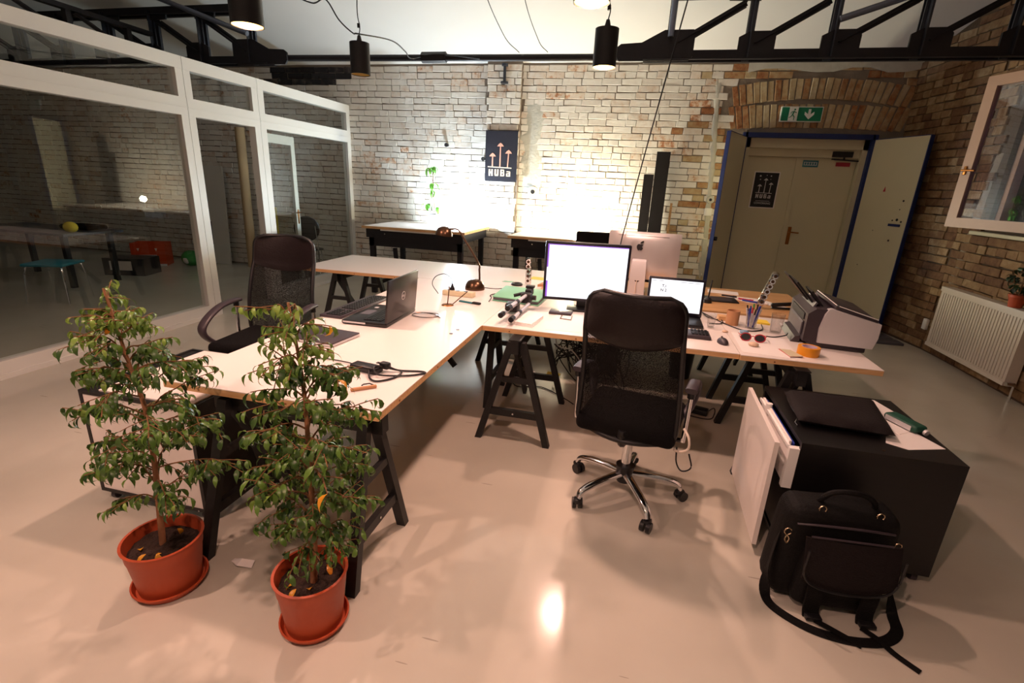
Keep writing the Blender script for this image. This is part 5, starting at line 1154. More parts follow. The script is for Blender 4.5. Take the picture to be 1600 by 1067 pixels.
# things on black cabinet
def soft_slab(name, label, cat, pts, z0, h, mt, n=10, seed=1, sag=0.3):
    """rounded cushion-like slab over a four-cornered outline"""
    P = [V((p[0], p[1], 0)) for p in pts]; c = sum(P, V((0, 0, 0)))/4; vs = []; fs = []; N = n
    for side in (1, 0):
        for j in range(N+1):
            for i in range(N+1):
                u, v = i/N, j/N; q = (P[0]*(1-u)+P[1]*u)*(1-v) + (P[3]*(1-u)+P[2]*u)*v - c
                e = min(u, 1-u, v, 1-v)*2; pf = (1-(1-min(1, e*2.2))**2)**0.5 if e < 1/2.2 else 1
                k = h*(0.5+0.5*pf) + 0.004*noise.noise(V((q.x*9+seed, q.y*9, 0))) if side else h*(0.5-0.5*pf)
                vs.append((q.x, q.y, k))
    S1 = (N+1)**2
    for s_ in (0, 1):
        for j in range(N):
            for i in range(N): a_ = s_*S1+j*(N+1)+i; fs.append((a_, a_+1, a_+N+2, a_+N+1))
    m = MB(); m.add(vs, fs)
    for i in range(N):
        for (a_, b_) in ((i, i+1), (N*(N+1)+i, N*(N+1)+i+1), (i*(N+1), (i+1)*(N+1)), (i*(N+1)+N, (i+1)*(N+1)+N)): m.f.append((a_, b_, b_+S1, a_+S1)); m.mi.append(0)
    o = m.build(name, mt, loc=(c.x, c.y, z0), smooth=60); return tag(o, label, cat)
slv = soft_slab('laptop_sleeve', 'dark brown padded laptop sleeve lying on the black cabinet', 'bag', [(0.83, 2.30), (1.21, 2.27), (1.285, 2.68), (0.86, 2.66)], ZC+0.003, 0.055, 'nylon_brown', 16)
m = MB(); m.tube([(-0.20, -0.15, 0.022), (-0.205, -0.04, 0.026), (-0.19, 0.10, 0.024)], 0.003, 6, smooth=4); m.build('zip', 'black_plastic', slv)
m = MB(); m.tube([(-0.208, -0.14, 0.024), (-0.222, -0.16, 0.010), (-0.215, -0.18, 0.003)], 0.003, 6); m.build('zip_pull', 'chrome', slv)
for i, (pts, h, lb) in enumerate((([(0.93, 2.73), (1.10, 2.71), (1.10, 2.74), (0.93, 2.76)], 0.002, 'narrow strip of white paper behind the laptop sleeve'), ([(1.13, 2.74), (1.33, 2.77), (1.41, 2.46), (1.27, 2.36), (1.22, 2.6)], 0.003, 'stack of white sheets behind the green case on the black cabinet'), ([(1.17, 2.25), (1.24, 2.21), (1.405, 2.27), (1.33, 2.47), (1.24, 2.42)], 0.0015, 'single white sheet hanging near the front corner of the black cabinet'))):
    slab_thing('loose_paper', lb, 'paper', pts, ZC+0.0005, h, 'paper')
t = thing('green_case', 'dark green spectacle case lying on the papers', 'case', (1.335, 2.47, ZC+0.004), -1.15)
m = MB(); m.rbox((0, 0, 0.018), (0.17, 0.07, 0.034), 0.014, 3); m.build('body', 'pcb', t, smooth=60)
m = MB(); m.b2((-0.07, -0.0365, 0.006), (0.06, -0.034, 0.028)); m.build('label_strip', 'silver', t, smooth=0)
m = MB(); m.cyl((0.088, 0.012, 0.012), (0.10, 0.012, 0.010), 0.014, n=12); m.build('end_cap', 'silver', t)

# ------------------------------------------------------------------ backpack
def backpack():
    t = thing('backpack', 'black backpack with looped straps leaning on the black cabinet', 'bag', (0.925, 1.93, 0), 0.10)
    T0 = Matrix.Rotation(0.06, 4, 'X')
    def softbox(cx, cy, cz, w, d_, h, seed, r=0.05, nb=0.010):
        m = MB(); m.rbox((0, 0, 0), (w, d_, h), r, 4); bm = bmesh.new(); me = bpy.data.meshes.new('t'); me.from_pydata(m.v, [], m.f); bm.from_mesh(me)
        bmesh.ops.subdivide_edges(bm, edges=bm.edges[:], cuts=3, use_grid_fill=True)
        for q in bm.verts:
            nn = noise.noise(V((q.co.x*7+seed, q.co.y*7, q.co.z*7))); q.co += q.co.normalized()*nn*nb
            q.co.x *= 1 - 0.10*max(0, q.co.z/h)
            q.co += V((cx, cy, cz))
        bm.verts.index_update(); vs = [q.co.copy() for q in bm.verts]; fs = [tuple(q.index for q in f.verts) for f in bm.faces]; bm.free(); bpy.data.meshes.remove(me)
        return vs, fs
    vs, fs = softbox(0, 0.04, 0.235, 0.44, 0.17, 0.45, 1, 0.06); m = MB(T0); m.add(vs, fs); m.build('body', 'nylon', t, smooth=60)
    vs, fs = softbox(0.02, -0.055, 0.17, 0.33, 0.09, 0.28, 4, 0.04, 0.006); m = MB(T0); m.add(vs, fs); m.build('front_pocket', 'nylon', t, smooth=60)
    # flap: curved sheet over the front pocket
    m = MB(T0); W_, H_ = 0.345, 0.20; vs = []; fs = []
    n, k_ = 14, 12
    for side in (0, 1):
        for j in range(k_+1):
            v = j/k_
            for i in range(n+1):
                u = -1+2*i/n; hwid = W_/2*(1-0.02*v)
                drop = 0.36 - H_*v*(1 - 0.16*abs(u)**4*v)
                y_ = -0.075 - 0.040*math.sin(min(1, v*1.15)*PI/2) - 0.012*(1-u*u) + (0.006 if side else 0)
                vs.append((0.02+u*hwid, y_, drop))
    N_ = (n+1)*(k_+1)
    for side in (0, 1):
        for j in range(k_):
            for i in range(n): a_ = side*N_+j*(n+1)+i; fs.append((a_, a_+1, a_+n+2, a_+n+1))
    for j in range(k_):
        for i in (0, n): a_ = j*(n+1)+i; fs.append((a_, a_+n+1, a_+n+1+N_, a_+N_))
    for i in range(n):
        for j in (0, k_): a_ = j*(n+1)+i; fs.append((a_, a_+1, a_+1+N_, a_+N_))
    m.add(vs, fs); fl = m.build('flap', 'nylon_brown', t, smooth=60)
    m = MB(T0); m.tube([(0.02-0.17, -0.118, 0.33), (0.02-0.168, -0.122, 0.22), (0.02-0.12, -0.134, 0.175), (0.02, -0.14, 0.162), (0.02+0.12, -0.134, 0.175), (0.02+0.168, -0.122, 0.22), (0.02+0.17, -0.118, 0.33)], 0.005, 6, smooth=6); m.build('piping', 'black_plastic', fl)
    m = MB(T0); m.tube([(-0.18, -0.04, 0.39), (-0.10, -0.055, 0.405), (0.05, -0.06, 0.41), (0.17, -0.045, 0.395)], 0.005, 6, smooth=5); m.tube([(-0.14, -0.085, 0.372), (0, -0.09, 0.375), (0.15, -0.085, 0.37)], 0.004, 6, smooth=5); m.build('zip', 'grey_dark', t)
    band = [(-0.018, -0.002), (0.018, -0.002), (0.018, 0.002), (-0.018, 0.002)]
    m = MB(T0); m.tube([(-0.09, 0.03, 0.44), (-0.085, 0.02, 0.48), (-0.05, 0.015, 0.515), (0.02, 0.01, 0.525), (0.08, 0.015, 0.505), (0.11, 0.02, 0.47), (0.11, 0.03, 0.44)], 0.011, 8, smooth=5); m.build('handle', 'nylon', t)
    for sx, x_ in ((-1, -0.085), (1, 0.115)):
        m = MB(T0); m.sweep(spl([(x_, -0.105, 0.20), (x_, -0.118, 0.12), (x_+0.005, -0.115, 0.05), (x_+0.01, -0.12, 0.012)], 5), [(-0.03, -0.004), (0.03, -0.004), (0.03, 0.004), (-0.03, 0.004)], (0, 1, 0)); m.build('front_strap', 'nylon', t)
        m = MB(); m.rbox((x_+0.012, -0.135, 0.014), (0.06, 0.03, 0.018), 0.004); m.build('buckle', 'black_plastic', t)
    def strap(pts, name, w_=0.019):
        P_ = spl(pts, 6); vs = []; fs = []
        for i, q in enumerate(P_):
            tt = (P_[min(i+1, len(P_)-1)]-P_[max(i-1, 0)]).normalized()
            ax = tt.cross(V((0, 0, 1))); ax = ax.normalized() if ax.length > 1e-3 else V((1, 0, 0))
            tw = V((0, 0, 1)) * min(1, q.z/0.1) ; w1 = (ax*(1-min(1, q.z/0.15)) + tt.cross(ax).normalized()*0.0 + V((0.3, 1, 0)).normalized()*min(1, q.z/0.15)).normalized()
            nn = tt.cross(w1).normalized()
            for u, v in ((-1, -1), (1, -1), (1, 1), (-1, 1)): vs.append(q + w1*u*w_ + nn*v*0.0015)
        for i in range(len(P_)-1):
            for k in range(4): a_ = i*4+k; b_ = i*4+(k+1) % 4; fs.append((a_, b_, b_+4, a_+4))
        fs += [(0, 1, 2, 3), tuple(range((len(P_)-1)*4, len(P_)*4))]
        m = MB(); m.add(vs, fs); return m.build(name, 'nylon', t, smooth=60)
    strap([(-0.205, 0.0, 0.33), (-0.225, -0.02, 0.20), (-0.235, -0.04, 0.08), (-0.225, -0.07, 0.012), (-0.18, -0.13, 0.004), (-0.09, -0.19, 0.004), (0.03, -0.215, 0.004), (0.15, -0.20, 0.004), (0.235, -0.14, 0.004), (0.265, -0.05, 0.012), (0.255, 0.0, 0.12), (0.225, 0.0, 0.24), (0.20, 0.0, 0.32)], 'shoulder_strap', 0.021)
    strap([(0.10, -0.15, 0.010), (0.14, -0.20, 0.010), (0.17, -0.25, 0.005), (0.22, -0.31, 0.003)], 'strap_end', 0.013)
    strap([(-0.07, -0.145, 0.010), (-0.03, -0.175, 0.012), (0.03, -0.215, 0.008), (0.06, -0.235, 0.004)], 'strap_end', 0.013)
    for (x_, y_, z_) in ((-0.20, -0.02, 0.34), (0.205, -0.02, 0.33), (-0.095, -0.01, 0.455), (0.115, -0.01, 0.45)):
        m = MB(T0); ring = [(x_+0.013*math.cos(2*PI*k/14), y_-0.01, z_+0.016*math.sin(2*PI*k/14)) for k in range(15)]; m.tube(ring, 0.0028, 6)
        m.tube([(x_, y_-0.01, z_-0.016), (x_-0.006, y_-0.014, z_-0.035), (x_+0.004, y_-0.012, z_-0.055), (x_+0.010, y_-0.012, z_-0.035), (x_, y_-0.01, z_-0.016)], 0.003, 6, smooth=4); m.build('metal_clip', 'brass_light', t)
M['brass_light'] = mat('nickel', rgb(200, 180, 150), 0.25, 1.0)
backpack()

# ------------------------------------------------------------------ potted ficus trees
def leaf_shape(L=0.062, Wd=0.022, droop=0.55, seed=0):
    rnd = random.Random(seed); n = 5; vs = []; fs = []
    wid = [0.06, 0.72, 1.0, 0.70, 0.22, 0.0]
    ang = 0.15; x, z = 0.0, 0.0
    for i in range(n+1):
        w_ = Wd/2*wid[i]
        if i: ang -= droop/n*(1+0.5*i/n)*1.2; x += L/n*math.cos(ang); z += L/n*math.sin(ang)
        vs += [(x, -w_, z+w_*0.30), (x, 0, z), (x, w_, z+w_*0.30)]
    for i in range(n):
        a_ = i*3; fs += [(a_, a_+1, a_+4, a_+3), (a_+1, a_+2, a_+5, a_+4)]
    return vs, fs
LM = {}
def leaf_meshes(mt, L=0.062, W_=0.022, key='f'):
    out = []
    for k, dr in enumerate((1.1, 1.5, 1.9, 2.3)):
        vs, fs = leaf_shape(L, W_, dr, k); me = bpy.data.meshes.new('leaf'); me.from_pydata(vs, [], fs); me.materials.append(M[mt])
        me.polygons.foreach_set('use_smooth', [True]*len(me.polygons)); me.update(); out.append(me)
    return out
LF, LY, LD_ = leaf_meshes('leaf', 0.057, 0.0165), leaf_meshes('leaf_young', 0.048, 0.0145), leaf_meshes('leaf_dry', 0.055, 0.022)
def pot(t, R0, R1, H, n=40):
    m = MB(); m.lathe([(0.001, 0.012), (R0, 0.012), (R0+(R1-R0)*0.72, H*0.74), (R1*0.965, H*0.76), (R1, H*0.985), (R1+0.006, H*0.985), (R1+0.006, H), (R1-0.004, H), (R1-0.010, H*0.78), (R0+(R1-R0)*0.7-0.006, H*0.72), (R0-0.006, 0.02), (0.001, 0.02)], n=n); m.build('pot', 'terracotta', t, smooth=40)
    m = MB(); m.lathe([(0.001, 0.001), (R0*1.06, 0.001), (R0*1.20, 0.026), (R0*1.235, 0.028), (R0*1.235, 0.034), (R0*1.18, 0.034), (R0*1.08, 0.010), (0.001, 0.010)], n=n); m.build('saucer', 'terracotta', t, smooth=40)
    m = MB(); vs = []; fs = []; rs = 10; zs = H*0.80
    vs.append((0, 0, zs+0.01))
    for j in range(1, rs+1):
        for k in range(32):
            r = (R1-0.014)*j/rs; a_ = 2*PI*k/32; x, y = r*math.cos(a_), r*math.sin(a_); vs.append((x, y, zs+0.012*noise.noise(V((x*30, y*30, 3)))+0.008*(1-j/rs)))
    for k in range(32): fs.append((0, 1+k, 1+(k+1) % 32))
    for j in range(rs-1):
        for k in range(32): a_ = 1+j*32+k; b_ = 1+j*32+(k+1) % 32; fs.append((a_, b_, b_+32, a_+32))
    m.add(vs, fs); m.build('soil', 'soil', t, smooth=0)
    return zs
def ficus(label, base, trunk, prof, R0, R1, H, seed, nmax):
    """trunk: world points; prof: list of (z, left reach, right reach)"""
    rnd = random.Random(seed); t = thing('potted_ficus', label, 'plant', base, 0, 'terracotta potted ficus trees')
    pot(t, R0, R1, H)
    B = V(base); tk = [V(p)-B for p in trunk]; path = spl(tk, 8)
    m = MB(); m.tube(path, 0.0095, 10, scale=[1.35-0.95*i/len(path) for i in range(len(path))]); m.build('trunk', 'bark', t, smooth=60)
    def reach(z, c):
        for (a_, b_) in zip(prof, prof[1:]):
            if a_[0] <= z <= b_[0]:
                f = (z-a_[0])/(b_[0]-a_[0]); l = a_[1]+(b_[1]-a_[1])*f; r = a_[2]+(b_[2]-a_[2])*f
                return l*(1-c)/2 + r*(1+c)/2
        return 0.05
    def tr_at(z):
        for a_, b_ in zip(path, path[1:]):
            if a_.z <= z <= b_.z: return a_.lerp(b_, (z-a_.z)/max(1e-6, b_.z-a_.z))
        return path[-1].copy()
    tw = MB(); leaves = []; z = prof[0][0]; k = 0
    while z < path[-1].z - 0.02:
        az = k*2.399 + rnd.uniform(-0.3, 0.3); dr = V((math.cos(az), math.sin(az)*0.85, 0)); R_ = reach(z, dr.x)*rnd.uniform(0.7, 1.05)
        p0 = tr_at(max(z-0.05, path[0].z)); rise = rnd.uniform(0.02, 0.09)
        pts = [p0 + dr*R_*s_ + V((0, 0, rise*math.sin(s_*PI*0.7) + rnd.uniform(-0.01, 0.01))) for s_ in (0, 0.3, 0.6, 0.85, 1.0)]
        br = spl(pts, 3); tw.tube(br, 0.0028, 5, scale=[1.2-0.8*i/len(br) for i in range(len(br))])
        subs = [(br, R_)]
        for q in range(int(R_/0.035)+2):
            a_ = br[rnd.randrange(3, len(br))]; d2 = (dr + V((rnd.uniform(-1, 1), rnd.uniform(-1, 1), rnd.uniform(-0.25, 0.5)))).normalized(); l2 = rnd.uniform(0.05, 0.11)
            sb = [a_ + d2*l2*s_ + V((0, 0, -0.01*s_*s_)) for s_ in (0, 0.35, 0.7, 1.0)]; tw.tube(sb, 0.0017, 4); subs.append((spl(sb, 2), l2))
        for (b_, l_) in subs:
            for i in range(2, len(b_)):
                if rnd.random() < 0.93:
                    tt = (b_[min(i+1, len(b_)-1)]-b_[i-1]).normalized(); side = 1 if i % 2 else -1
                    a_ = math.atan2(tt.y, tt.x) + side*rnd.uniform(0.5, 1.3); leaves.append((b_[i].copy(), a_, rnd.uniform(-0.1, 0.6), rnd.uniform(-0.4, 0.4), rnd.uniform(0.8, 1.2)))
        z += rnd.uniform(0.012, 0.021)*(1.7 if z < 0.55 else 1.0); k += 1
    for i in range(8):
        p_ = path[-1] - V((0, 0, 0.012*i)); leaves.append((p_, i*2.4, rnd.uniform(-0.5, 0.2), 0, 0.9))
    tw.build('twigs', 'twig', t, smooth=60)['kind'] = 'stuff'
    camd = V((0, 0, 1.6))
    idx = sorted(range(len(leaves)), key=lambda i: (leaves[i][0]+B-camd).length); big = set(idx[:290])
    rest = MB()
    for i, (p_, a_, pt_, rl, sc) in enumerate(leaves):
        young = p_.z > path[-1].z*0.86 or rnd.random() < 0.10
        mtx = Matrix.Translation(p_) @ Matrix.Rotation(a_, 4, 'Z') @ Matrix.Rotation(pt_, 4, 'Y') @ Matrix.Rotation(rl, 4, 'X') @ Matrix.Scale(sc, 4)
        j = rnd.randrange(4)
        me = (LY if young else LF)[j]
        if rnd.random() < 0.006: me = LD_[j]
        if i in big:
            o = bpy.data.objects.new('leaf', me); C.objects.link(o); o.parent = t; o.matrix_local = mtx
        else:
            rest.M = mtx; rest.add([v.co for v in me.vertices], [tuple(q.vertices) for q in me.polygons], 1 if young else 0)
    if rest.v:
        me = bpy.data.meshes.new('foliage'); me.from_pydata(rest.v, [], rest.f); me.materials.append(M['leaf']); me.materials.append(M['leaf_young']); me.polygons.foreach_set('material_index', rest.mi)
        me.polygons.foreach_set('use_smooth', [True]*len(me.polygons)); me.update()
        o = bpy.data.objects.new('foliage', me); C.objects.link(o); o.parent = t; o['kind'] = 'stuff'
    for q in range(5):
        a_ = rnd.uniform(0, 6.28); r = R1*0.55; o = bpy.data.objects.new('fallen_leaf', LD_[q % 4]); C.objects.link(o); o.parent = t
        o.matrix_local = T((r*math.cos(a_), r*math.sin(a_), H*0.80+0.022), rnd.uniform(0, 6))
    print('leaves', len(leaves))
    return t
ficus('potted ficus on the left in front of the white cabinet', (-1.66, 1.245, 0), [(-1.675, 1.25, 0.15), (-1.65, 1.25, 0.38), (-1.63, 1.25, 0.58), (-1.625, 1.25, 0.78), (-1.66, 1.25, 0.97), (-1.70, 1.25, 1.21)],
      [(0.38, 0.05, 0.08), (0.47, 0.12, 0.19), (0.60, 0.15, 0.28), (0.74, 0.18, 0.25), (0.86, 0.17, 0.19), (0.95, 0.13, 0.16), (1.06, 0.09, 0.10), (1.25, 0.04, 0.04)], 0.108, 0.135, 0.225, 11, 290)
ficus('potted ficus on the right in front of the long desk corner', (-1.0, 1.245, 0), [(-0.99, 1.24, 0.15), (-0.96, 1.23, 0.4), (-0.945, 1.22, 0.6), (-0.94, 1.22, 0.8), (-0.94, 1.22, 1.0), (-0.965, 1.22, 1.24)],
      [(0.34, 0.09, 0.11), (0.50, 0.12, 0.15), (0.64, 0.15, 0.18), (0.78, 0.14, 0.18), (0.90, 0.14, 0.16), (1.0, 0.10, 0.13), (1.12, 0.07, 0.07), (1.27, 0.03, 0.03)], 0.100, 0.125, 0.235, 23, 290)
m = MB(); rs_ = random.Random(2); pts = []
m.add([(0, 0, 0.001), (0.10, 0.005, 0.012), (0.11, -0.03, 0.004), (0.05, -0.045, 0.014), (0.0, -0.02, 0.004), (0.05, -0.01, 0.022)], [(0, 1, 5), (1, 2, 5), (2, 3, 5), (3, 4, 5), (4, 0, 5)])
tag(m.build('paper_scrap', 'paper', loc=(-1.52, 1.425, 0.0005), smooth=0), 'crumpled white paper scrap on the floor right of the left pot', 'paper')

# ------------------------------------------------------------------ drafting tables by the wall
def drafting(label, x0, x1, y0, y1, z):
    t = thing('drafting_table', label, 'table', ((x0+x1)/2, (y0+y1)/2, 0), 0, 'drafting tables along the brick wall')
    X, Y = (x1-x0)/2, (y1-y0)/2
    m = MB(); m.b2((-X, -Y, z-0.035), (X, Y, z-0.003)); m.build('edge_board', 'birch', t, smooth=0)
    m = MB(); m.b2((-X+0.02, -Y+0.02, z-0.003), (X-0.02, Y-0.02, z)); m.build('top_surface', 'desk_white', t, smooth=0)
    m = MB(); m.b2((-X+0.04, -Y+0.05, z-0.16), (X-0.04, -Y+0.09, z-0.036)); m.b2((-X+0.04, Y-0.09, z-0.16), (X-0.04, Y-0.05, z-0.036)); m.b2((-X+0.04, -Y+0.09, z-0.16), (-X+0.08, Y-0.09, z-0.036)); m.b2((X-0.08, -Y+0.09, z-0.16), (X-0.04, Y-0.09, z-0.036)); m.b2((-X+0.06, -Y+0.09, z-0.28), (X-0.06, -Y+0.13, z-0.16)); m.build('apron', 'steel_dark', t, smooth=0)
    m = MB(); m.b2((-X+0.28, -Y+0.015, z-0.055), (X-0.30, -Y+0.03, z-0.037)); m.build('paper_rail', 'white', t, smooth=0)
    for sx in (-1, 1):
        for sy in (-1, 1):
            m = MB(); m.box((sx*(X-0.10), sy*(Y-0.12), (z-0.16)/2), (0.07, 0.06, z-0.16), rot=None); m.build('leg', 'steel_dark', t, smooth=0)
    for sx in (-1, 1):
        m = MB(); m.b2((sx*(X-0.10)-0.02, -Y+0.12, 0.10), (sx*(X-0.10)+0.02, Y-0.12, 0.15)); m.build('foot_rail', 'steel_dark', t, smooth=0)
    m = MB(); m.cyl((0.33-X, -Y+0.04, z-0.10), (0.33-X, -Y+0.05, z-0.10), 0.008, n=10); m.build('knob', 'chrome', t)
    m = MB(); m.box((-X+0.45, -Y+0.17, (z-0.3)/2), (0.05, 0.04, z-0.3), rot=Ry(-0.10)); m.build('prop', 'steel_dark', t, smooth=0)
    return t
drafting('black drafting table with lit white top left of the HUBa board', -3.70, -2.18, 6.33, 7.52, 0.965)
drafting('black drafting table with lit white top behind the big monitor', -1.62, 0.05, 6.45, 7.52, 0.955)
for (x, y, z, p_, c_), lb, zt in zip(GLOBES, ('small glowing globe lamp on the left drafting table', 'small glowing globe lamp on the right drafting table'), (0.965, 0.955)):
    t = thing('table_lamp', lb, 'lamp', (x, y, zt), 0, 'globe lamps on the drafting tables')
    m = MB(); m.lathe([(0.001, 0), (0.045, 0), (0.045, 0.012), (0.014, 0.022), (0.014, z-zt-0.045), (0.001, z-zt-0.045)], n=24); m.build('base', 'white', t, smooth=40)
    m = MB(); m.sphere((0, 0, z-zt), 0.05, 16, 10); g_ = m.build('globe', mat('globe_glow_' + ('cool' if x < -2 else 'warm'), rgb(255, 255, 255), 0.3, emit=c_ + (1,), estr=p_), t, smooth=80)
# avocado plant in white pot
t = thing('potted_avocado', 'thin green plant in a square white pot on the left drafting table', 'plant', (-3.02, 7.30, 0.965))
m = MB(); m.prism([(-0.07, -0.07), (0.07, -0.07), (0.07, 0.07), (-0.07, 0.07)], 0, 0.15, axis=2); m.build('pot', 'white_ceramic', t, smooth=0)
m = MB(); m.b2((-0.06, -0.06, 0.15), (0.06, 0.06, 0.153)); m.build('soil', 'soil', t, smooth=0)
st = spl([(0, 0, 0.14), (0.01, 0, 0.30), (-0.02, 0, 0.48), (-0.01, 0.0, 0.64), (0.0, 0, 0.84)], 6)
m = MB(); m.tube(st, 0.006, 6); m.tube([(0.0, 0, 0.17), (-0.06, 0, 0.24), (-0.10, 0.0, 0.30)], 0.004, 5); m.tube([(0.0, 0, 0.17), (0.05, 0, 0.22), (0.07, 0.0, 0.26)], 0.004, 5); m.tube([(-0.01, 0, 0.62), (-0.06, -0.02, 0.74), (-0.08, -0.02, 0.82)], 0.004, 5); m.build('stem', 'twig', t)
LA = leaf_meshes('leaf_far', 0.16, 0.034)
rl = random.Random(9)
for (px_, pz_, n_) in ((0.0, 0.84, 8), (-0.08, 0.82, 7), (-0.01, 0.60, 6), (-0.02, 0.50, 5), (-0.10, 0.30, 6), (0.07, 0.26, 5)):
    for k in range(n_):
        o = bpy.data.objects.new('leaf', LA[rl.randrange(1, 4)]); C.objects.link(o); o.parent = t
        o.matrix_local = Matrix.Translation((px_, 0, pz_)) @ Matrix.Rotation(k*2*PI/n_+rl.uniform(-0.3, 0.3), 4, 'Z') @ Matrix.Rotation(rl.uniform(-0.5, 0.5), 4, 'Y') @ Matrix.Scale(rl.uniform(0.9, 1.3), 4)
# planks leaning on the wall
t = thing('leaning_plank', 'tall dark plank leaning on the brick wall behind the silver computer', 'plank', (0.22, 7.45, 0))
m = MB(Matrix.Rotation(-0.035, 4, 'X')); m.b2((-0.03, -0.05, 0), (0.15, 0.0, 2.12)); tg = m.build('board', 'black_box', t, smooth=0)
m = MB(Matrix.Rotation(-0.03, 4, 'X') @ Matrix.Rotation(-0.0, 4, 'Y')); m.b2((-0.17, -0.045, 0), (-0.035, 0.0, 1.82)); tag(m.build('leaning_plank', 'black_box', loc=(0.22, 7.46, 0), smooth=0), 'shorter dark plank leaning left of the tall one', 'plank')
m = MB(Matrix.Rotation(-0.03, 4, 'X')); m.b2((0, 0, 0), (0.03, 0.02, 1.45)); tag(m.build('wooden_batten', 'oak_top', loc=(0.46, 7.52, 0), smooth=0), 'thin wooden batten leaning on the wall right of the dark planks', 'batten')
# chair behind monitors
t = thing('task_chair', 'dark chair back showing between the big monitor and the silver computer', 'chair', (-0.38, 5.45, 0), 3.3)
m = MB(); m.rbox((0, -0.2, 0.92), (0.42, 0.05, 0.44), 0.05, 4); m.build('backrest', 'fabric', t, smooth=60)
m = MB(); m.rbox((0, 0.05, 0.48), (0.46, 0.44, 0.07), 0.03, 3); m.build('seat', 'fabric', t, smooth=60)
m = MB(); m.tube([(0, -0.18, 0.75), (0, -0.24, 0.5), (0, -0.05, 0.43)], 0.02); m.cyl((0, 0.03, 0.44), (0, 0.03, 0.10), 0.025); m.build('column', 'chrome', t)
for k in range(5):
    a_ = 2*PI*k/5; m = MB(); m.tube([(0.03*math.cos(a_), 0.03+0.03*math.sin(a_), 0.10), (0.28*math.cos(a_), 0.03+0.28*math.sin(a_), 0.06)], 0.016); m.sphere((0.28*math.cos(a_), 0.03+0.28*math.sin(a_), 0.027), 0.027, 10, 8); m.build('base_leg', 'black_plastic', t)
# round backed black chair in far left corner
t = thing('round_chair', 'black round backed chair standing behind the glass near the back wall', 'chair', (-5.05, 7.02, 0), 0.5)
m = MB(Matrix.Translation((0, -0.16, 0.80)) @ Matrix.Rotation(0.15, 4, 'X')); m.sphere((0, 0, 0), 0.2, 24, 12, sc=(0.95, 0.12, 1.0)); m.build('backrest', 'black_gloss', t, smooth=80)
m = MB(); m.sphere((0, 0.05, 0.46), 0.21, 24, 10, sc=(1, 1, 0.12)); m.build('seat', 'black_gloss', t, smooth=80)
for sx in (-1, 1):
    m = MB(); m.tube([(sx*0.16, -0.22, 0.0), (sx*0.15, -0.16, 0.45), (sx*0.13, -0.2, 0.85)], 0.011, smooth=4); m.build('leg', 'chrome', t)
    m = MB(); m.tube([(sx*0.18, 0.24, 0.0), (sx*0.15, 0.18, 0.45)], 0.011); m.build('leg', 'chrome', t)

# ------------------------------------------------------------------ radiator and pot plant on the right
t = thing('radiator', 'white ribbed panel radiator on the right brick wall below the window', 'radiator', (3.30, 5.48, 0.13))
Lr, Hr = 1.24, 0.64
m = MB(); m.b2((-0.045, -Lr/2, 0), (0.045, Lr/2, Hr)); m.build('body', 'radiator', t, smooth=0)
for k in range(30):
    y_ = -Lr/2+0.045+k*(Lr-0.09)/29
    m = MB(); m.prism([(y_-0.012, 0.05), (y_+0.012, 0.05), (y_+0.012, Hr-0.055), (y_-0.012, Hr-0.055)], -0.052, -0.0455, axis=0); m.build('rib', 'radiator', t, smooth=0)
m = MB(); m.b2((-0.055, -Lr/2-0.004, Hr-0.04), (0.05, Lr/2+0.004, Hr+0.006)); m.build('top_grille', 'radiator', t, smooth=0)
m = MB(); m.b2((-0.0535, -Lr/2, 0), (-0.045, Lr/2, 0.035)); m.build('bottom_strip', 'radiator', t, smooth=0)
m = MB(); m.cyl((0, -Lr/2-0.06, 0.03), (0, -Lr/2, 0.03), 0.012); m.cyl((0, -Lr/2-0.05, 0.03), (0, -Lr/2-0.05, -0.13), 0.010); m.cyl((-0.06, -Lr/2-0.05, 0.03), (0.0, -Lr/2-0.05, 0.03), 0.018); m.build('valve', 'chrome', t)
for sy in (-1, 1):
    m = MB(); m.b2((0.045, sy*0.4-0.02, 0.3), (0.082, sy*0.4+0.02, 0.42)); m.build('wall_bracket', 'radiator', t, smooth=0)
t = thing('potted_shrub', 'small dark leaved plant in a clay pot standing on the radiator', 'plant', (3.29, 5.10, 0.777))
m = MB(); m.lathe([(0.001, 0), (0.045, 0), (0.06, 0.085), (0.066, 0.087), (0.066, 0.11), (0.058, 0.11), (0.05, 0.09), (0.001, 0.09)], n=24); m.build('pot', 'terracotta', t, smooth=40)
m = MB()
for k in range(6): a_ = k*1.05; m.tube([(0, 0, 0.08), (0.05*math.cos(a_), 0.05*math.sin(a_), 0.18), (0.10*math.cos(a_), 0.11*math.sin(a_), 0.26+0.02*k)], 0.003, 5)
m.build('stem', 'twig', t)
M['leaf_dark'] = leaf_mat('dark_leaf', rgb(16, 34, 20), rgb(36, 62, 30))
LS = leaf_meshes('leaf_dark', 0.07, 0.045)
for k in range(54):
    a_ = rl.uniform(0, 2*PI); r = rl.uniform(0.02, 0.11); o = bpy.data.objects.new('leaf', LS[rl.randrange(4)]); C.objects.link(o); o.parent = t
    o.matrix_local = Matrix.Translation((r*math.cos(a_), r*math.sin(a_), rl.uniform(0.14, 0.34))) @ Matrix.Rotation(a_+rl.uniform(-0.8, 0.8), 4, 'Z') @ Matrix.Rotation(rl.uniform(-0.5, 0.5), 4, 'Y')
# grey mats / folded boards on floor by the door
for i, (x0_, x1_, y0_, y1_) in enumerate(((2.62, 3.22, 6.42, 6.62), (2.66, 3.20, 6.63, 6.85))):
    m = MB(); m.rbox(((x0_+x1_)/2, (y0_+y1_)/2, 0.015+0.0*i), (x1_-x0_, y1_-y0_, 0.03), 0.006)
    tag(m.build('floor_board', 'grey_plastic'), ['nearer grey board lying on the floor by the open door leaf', 'farther grey board lying on the floor by the open door leaf'][i], 'board')
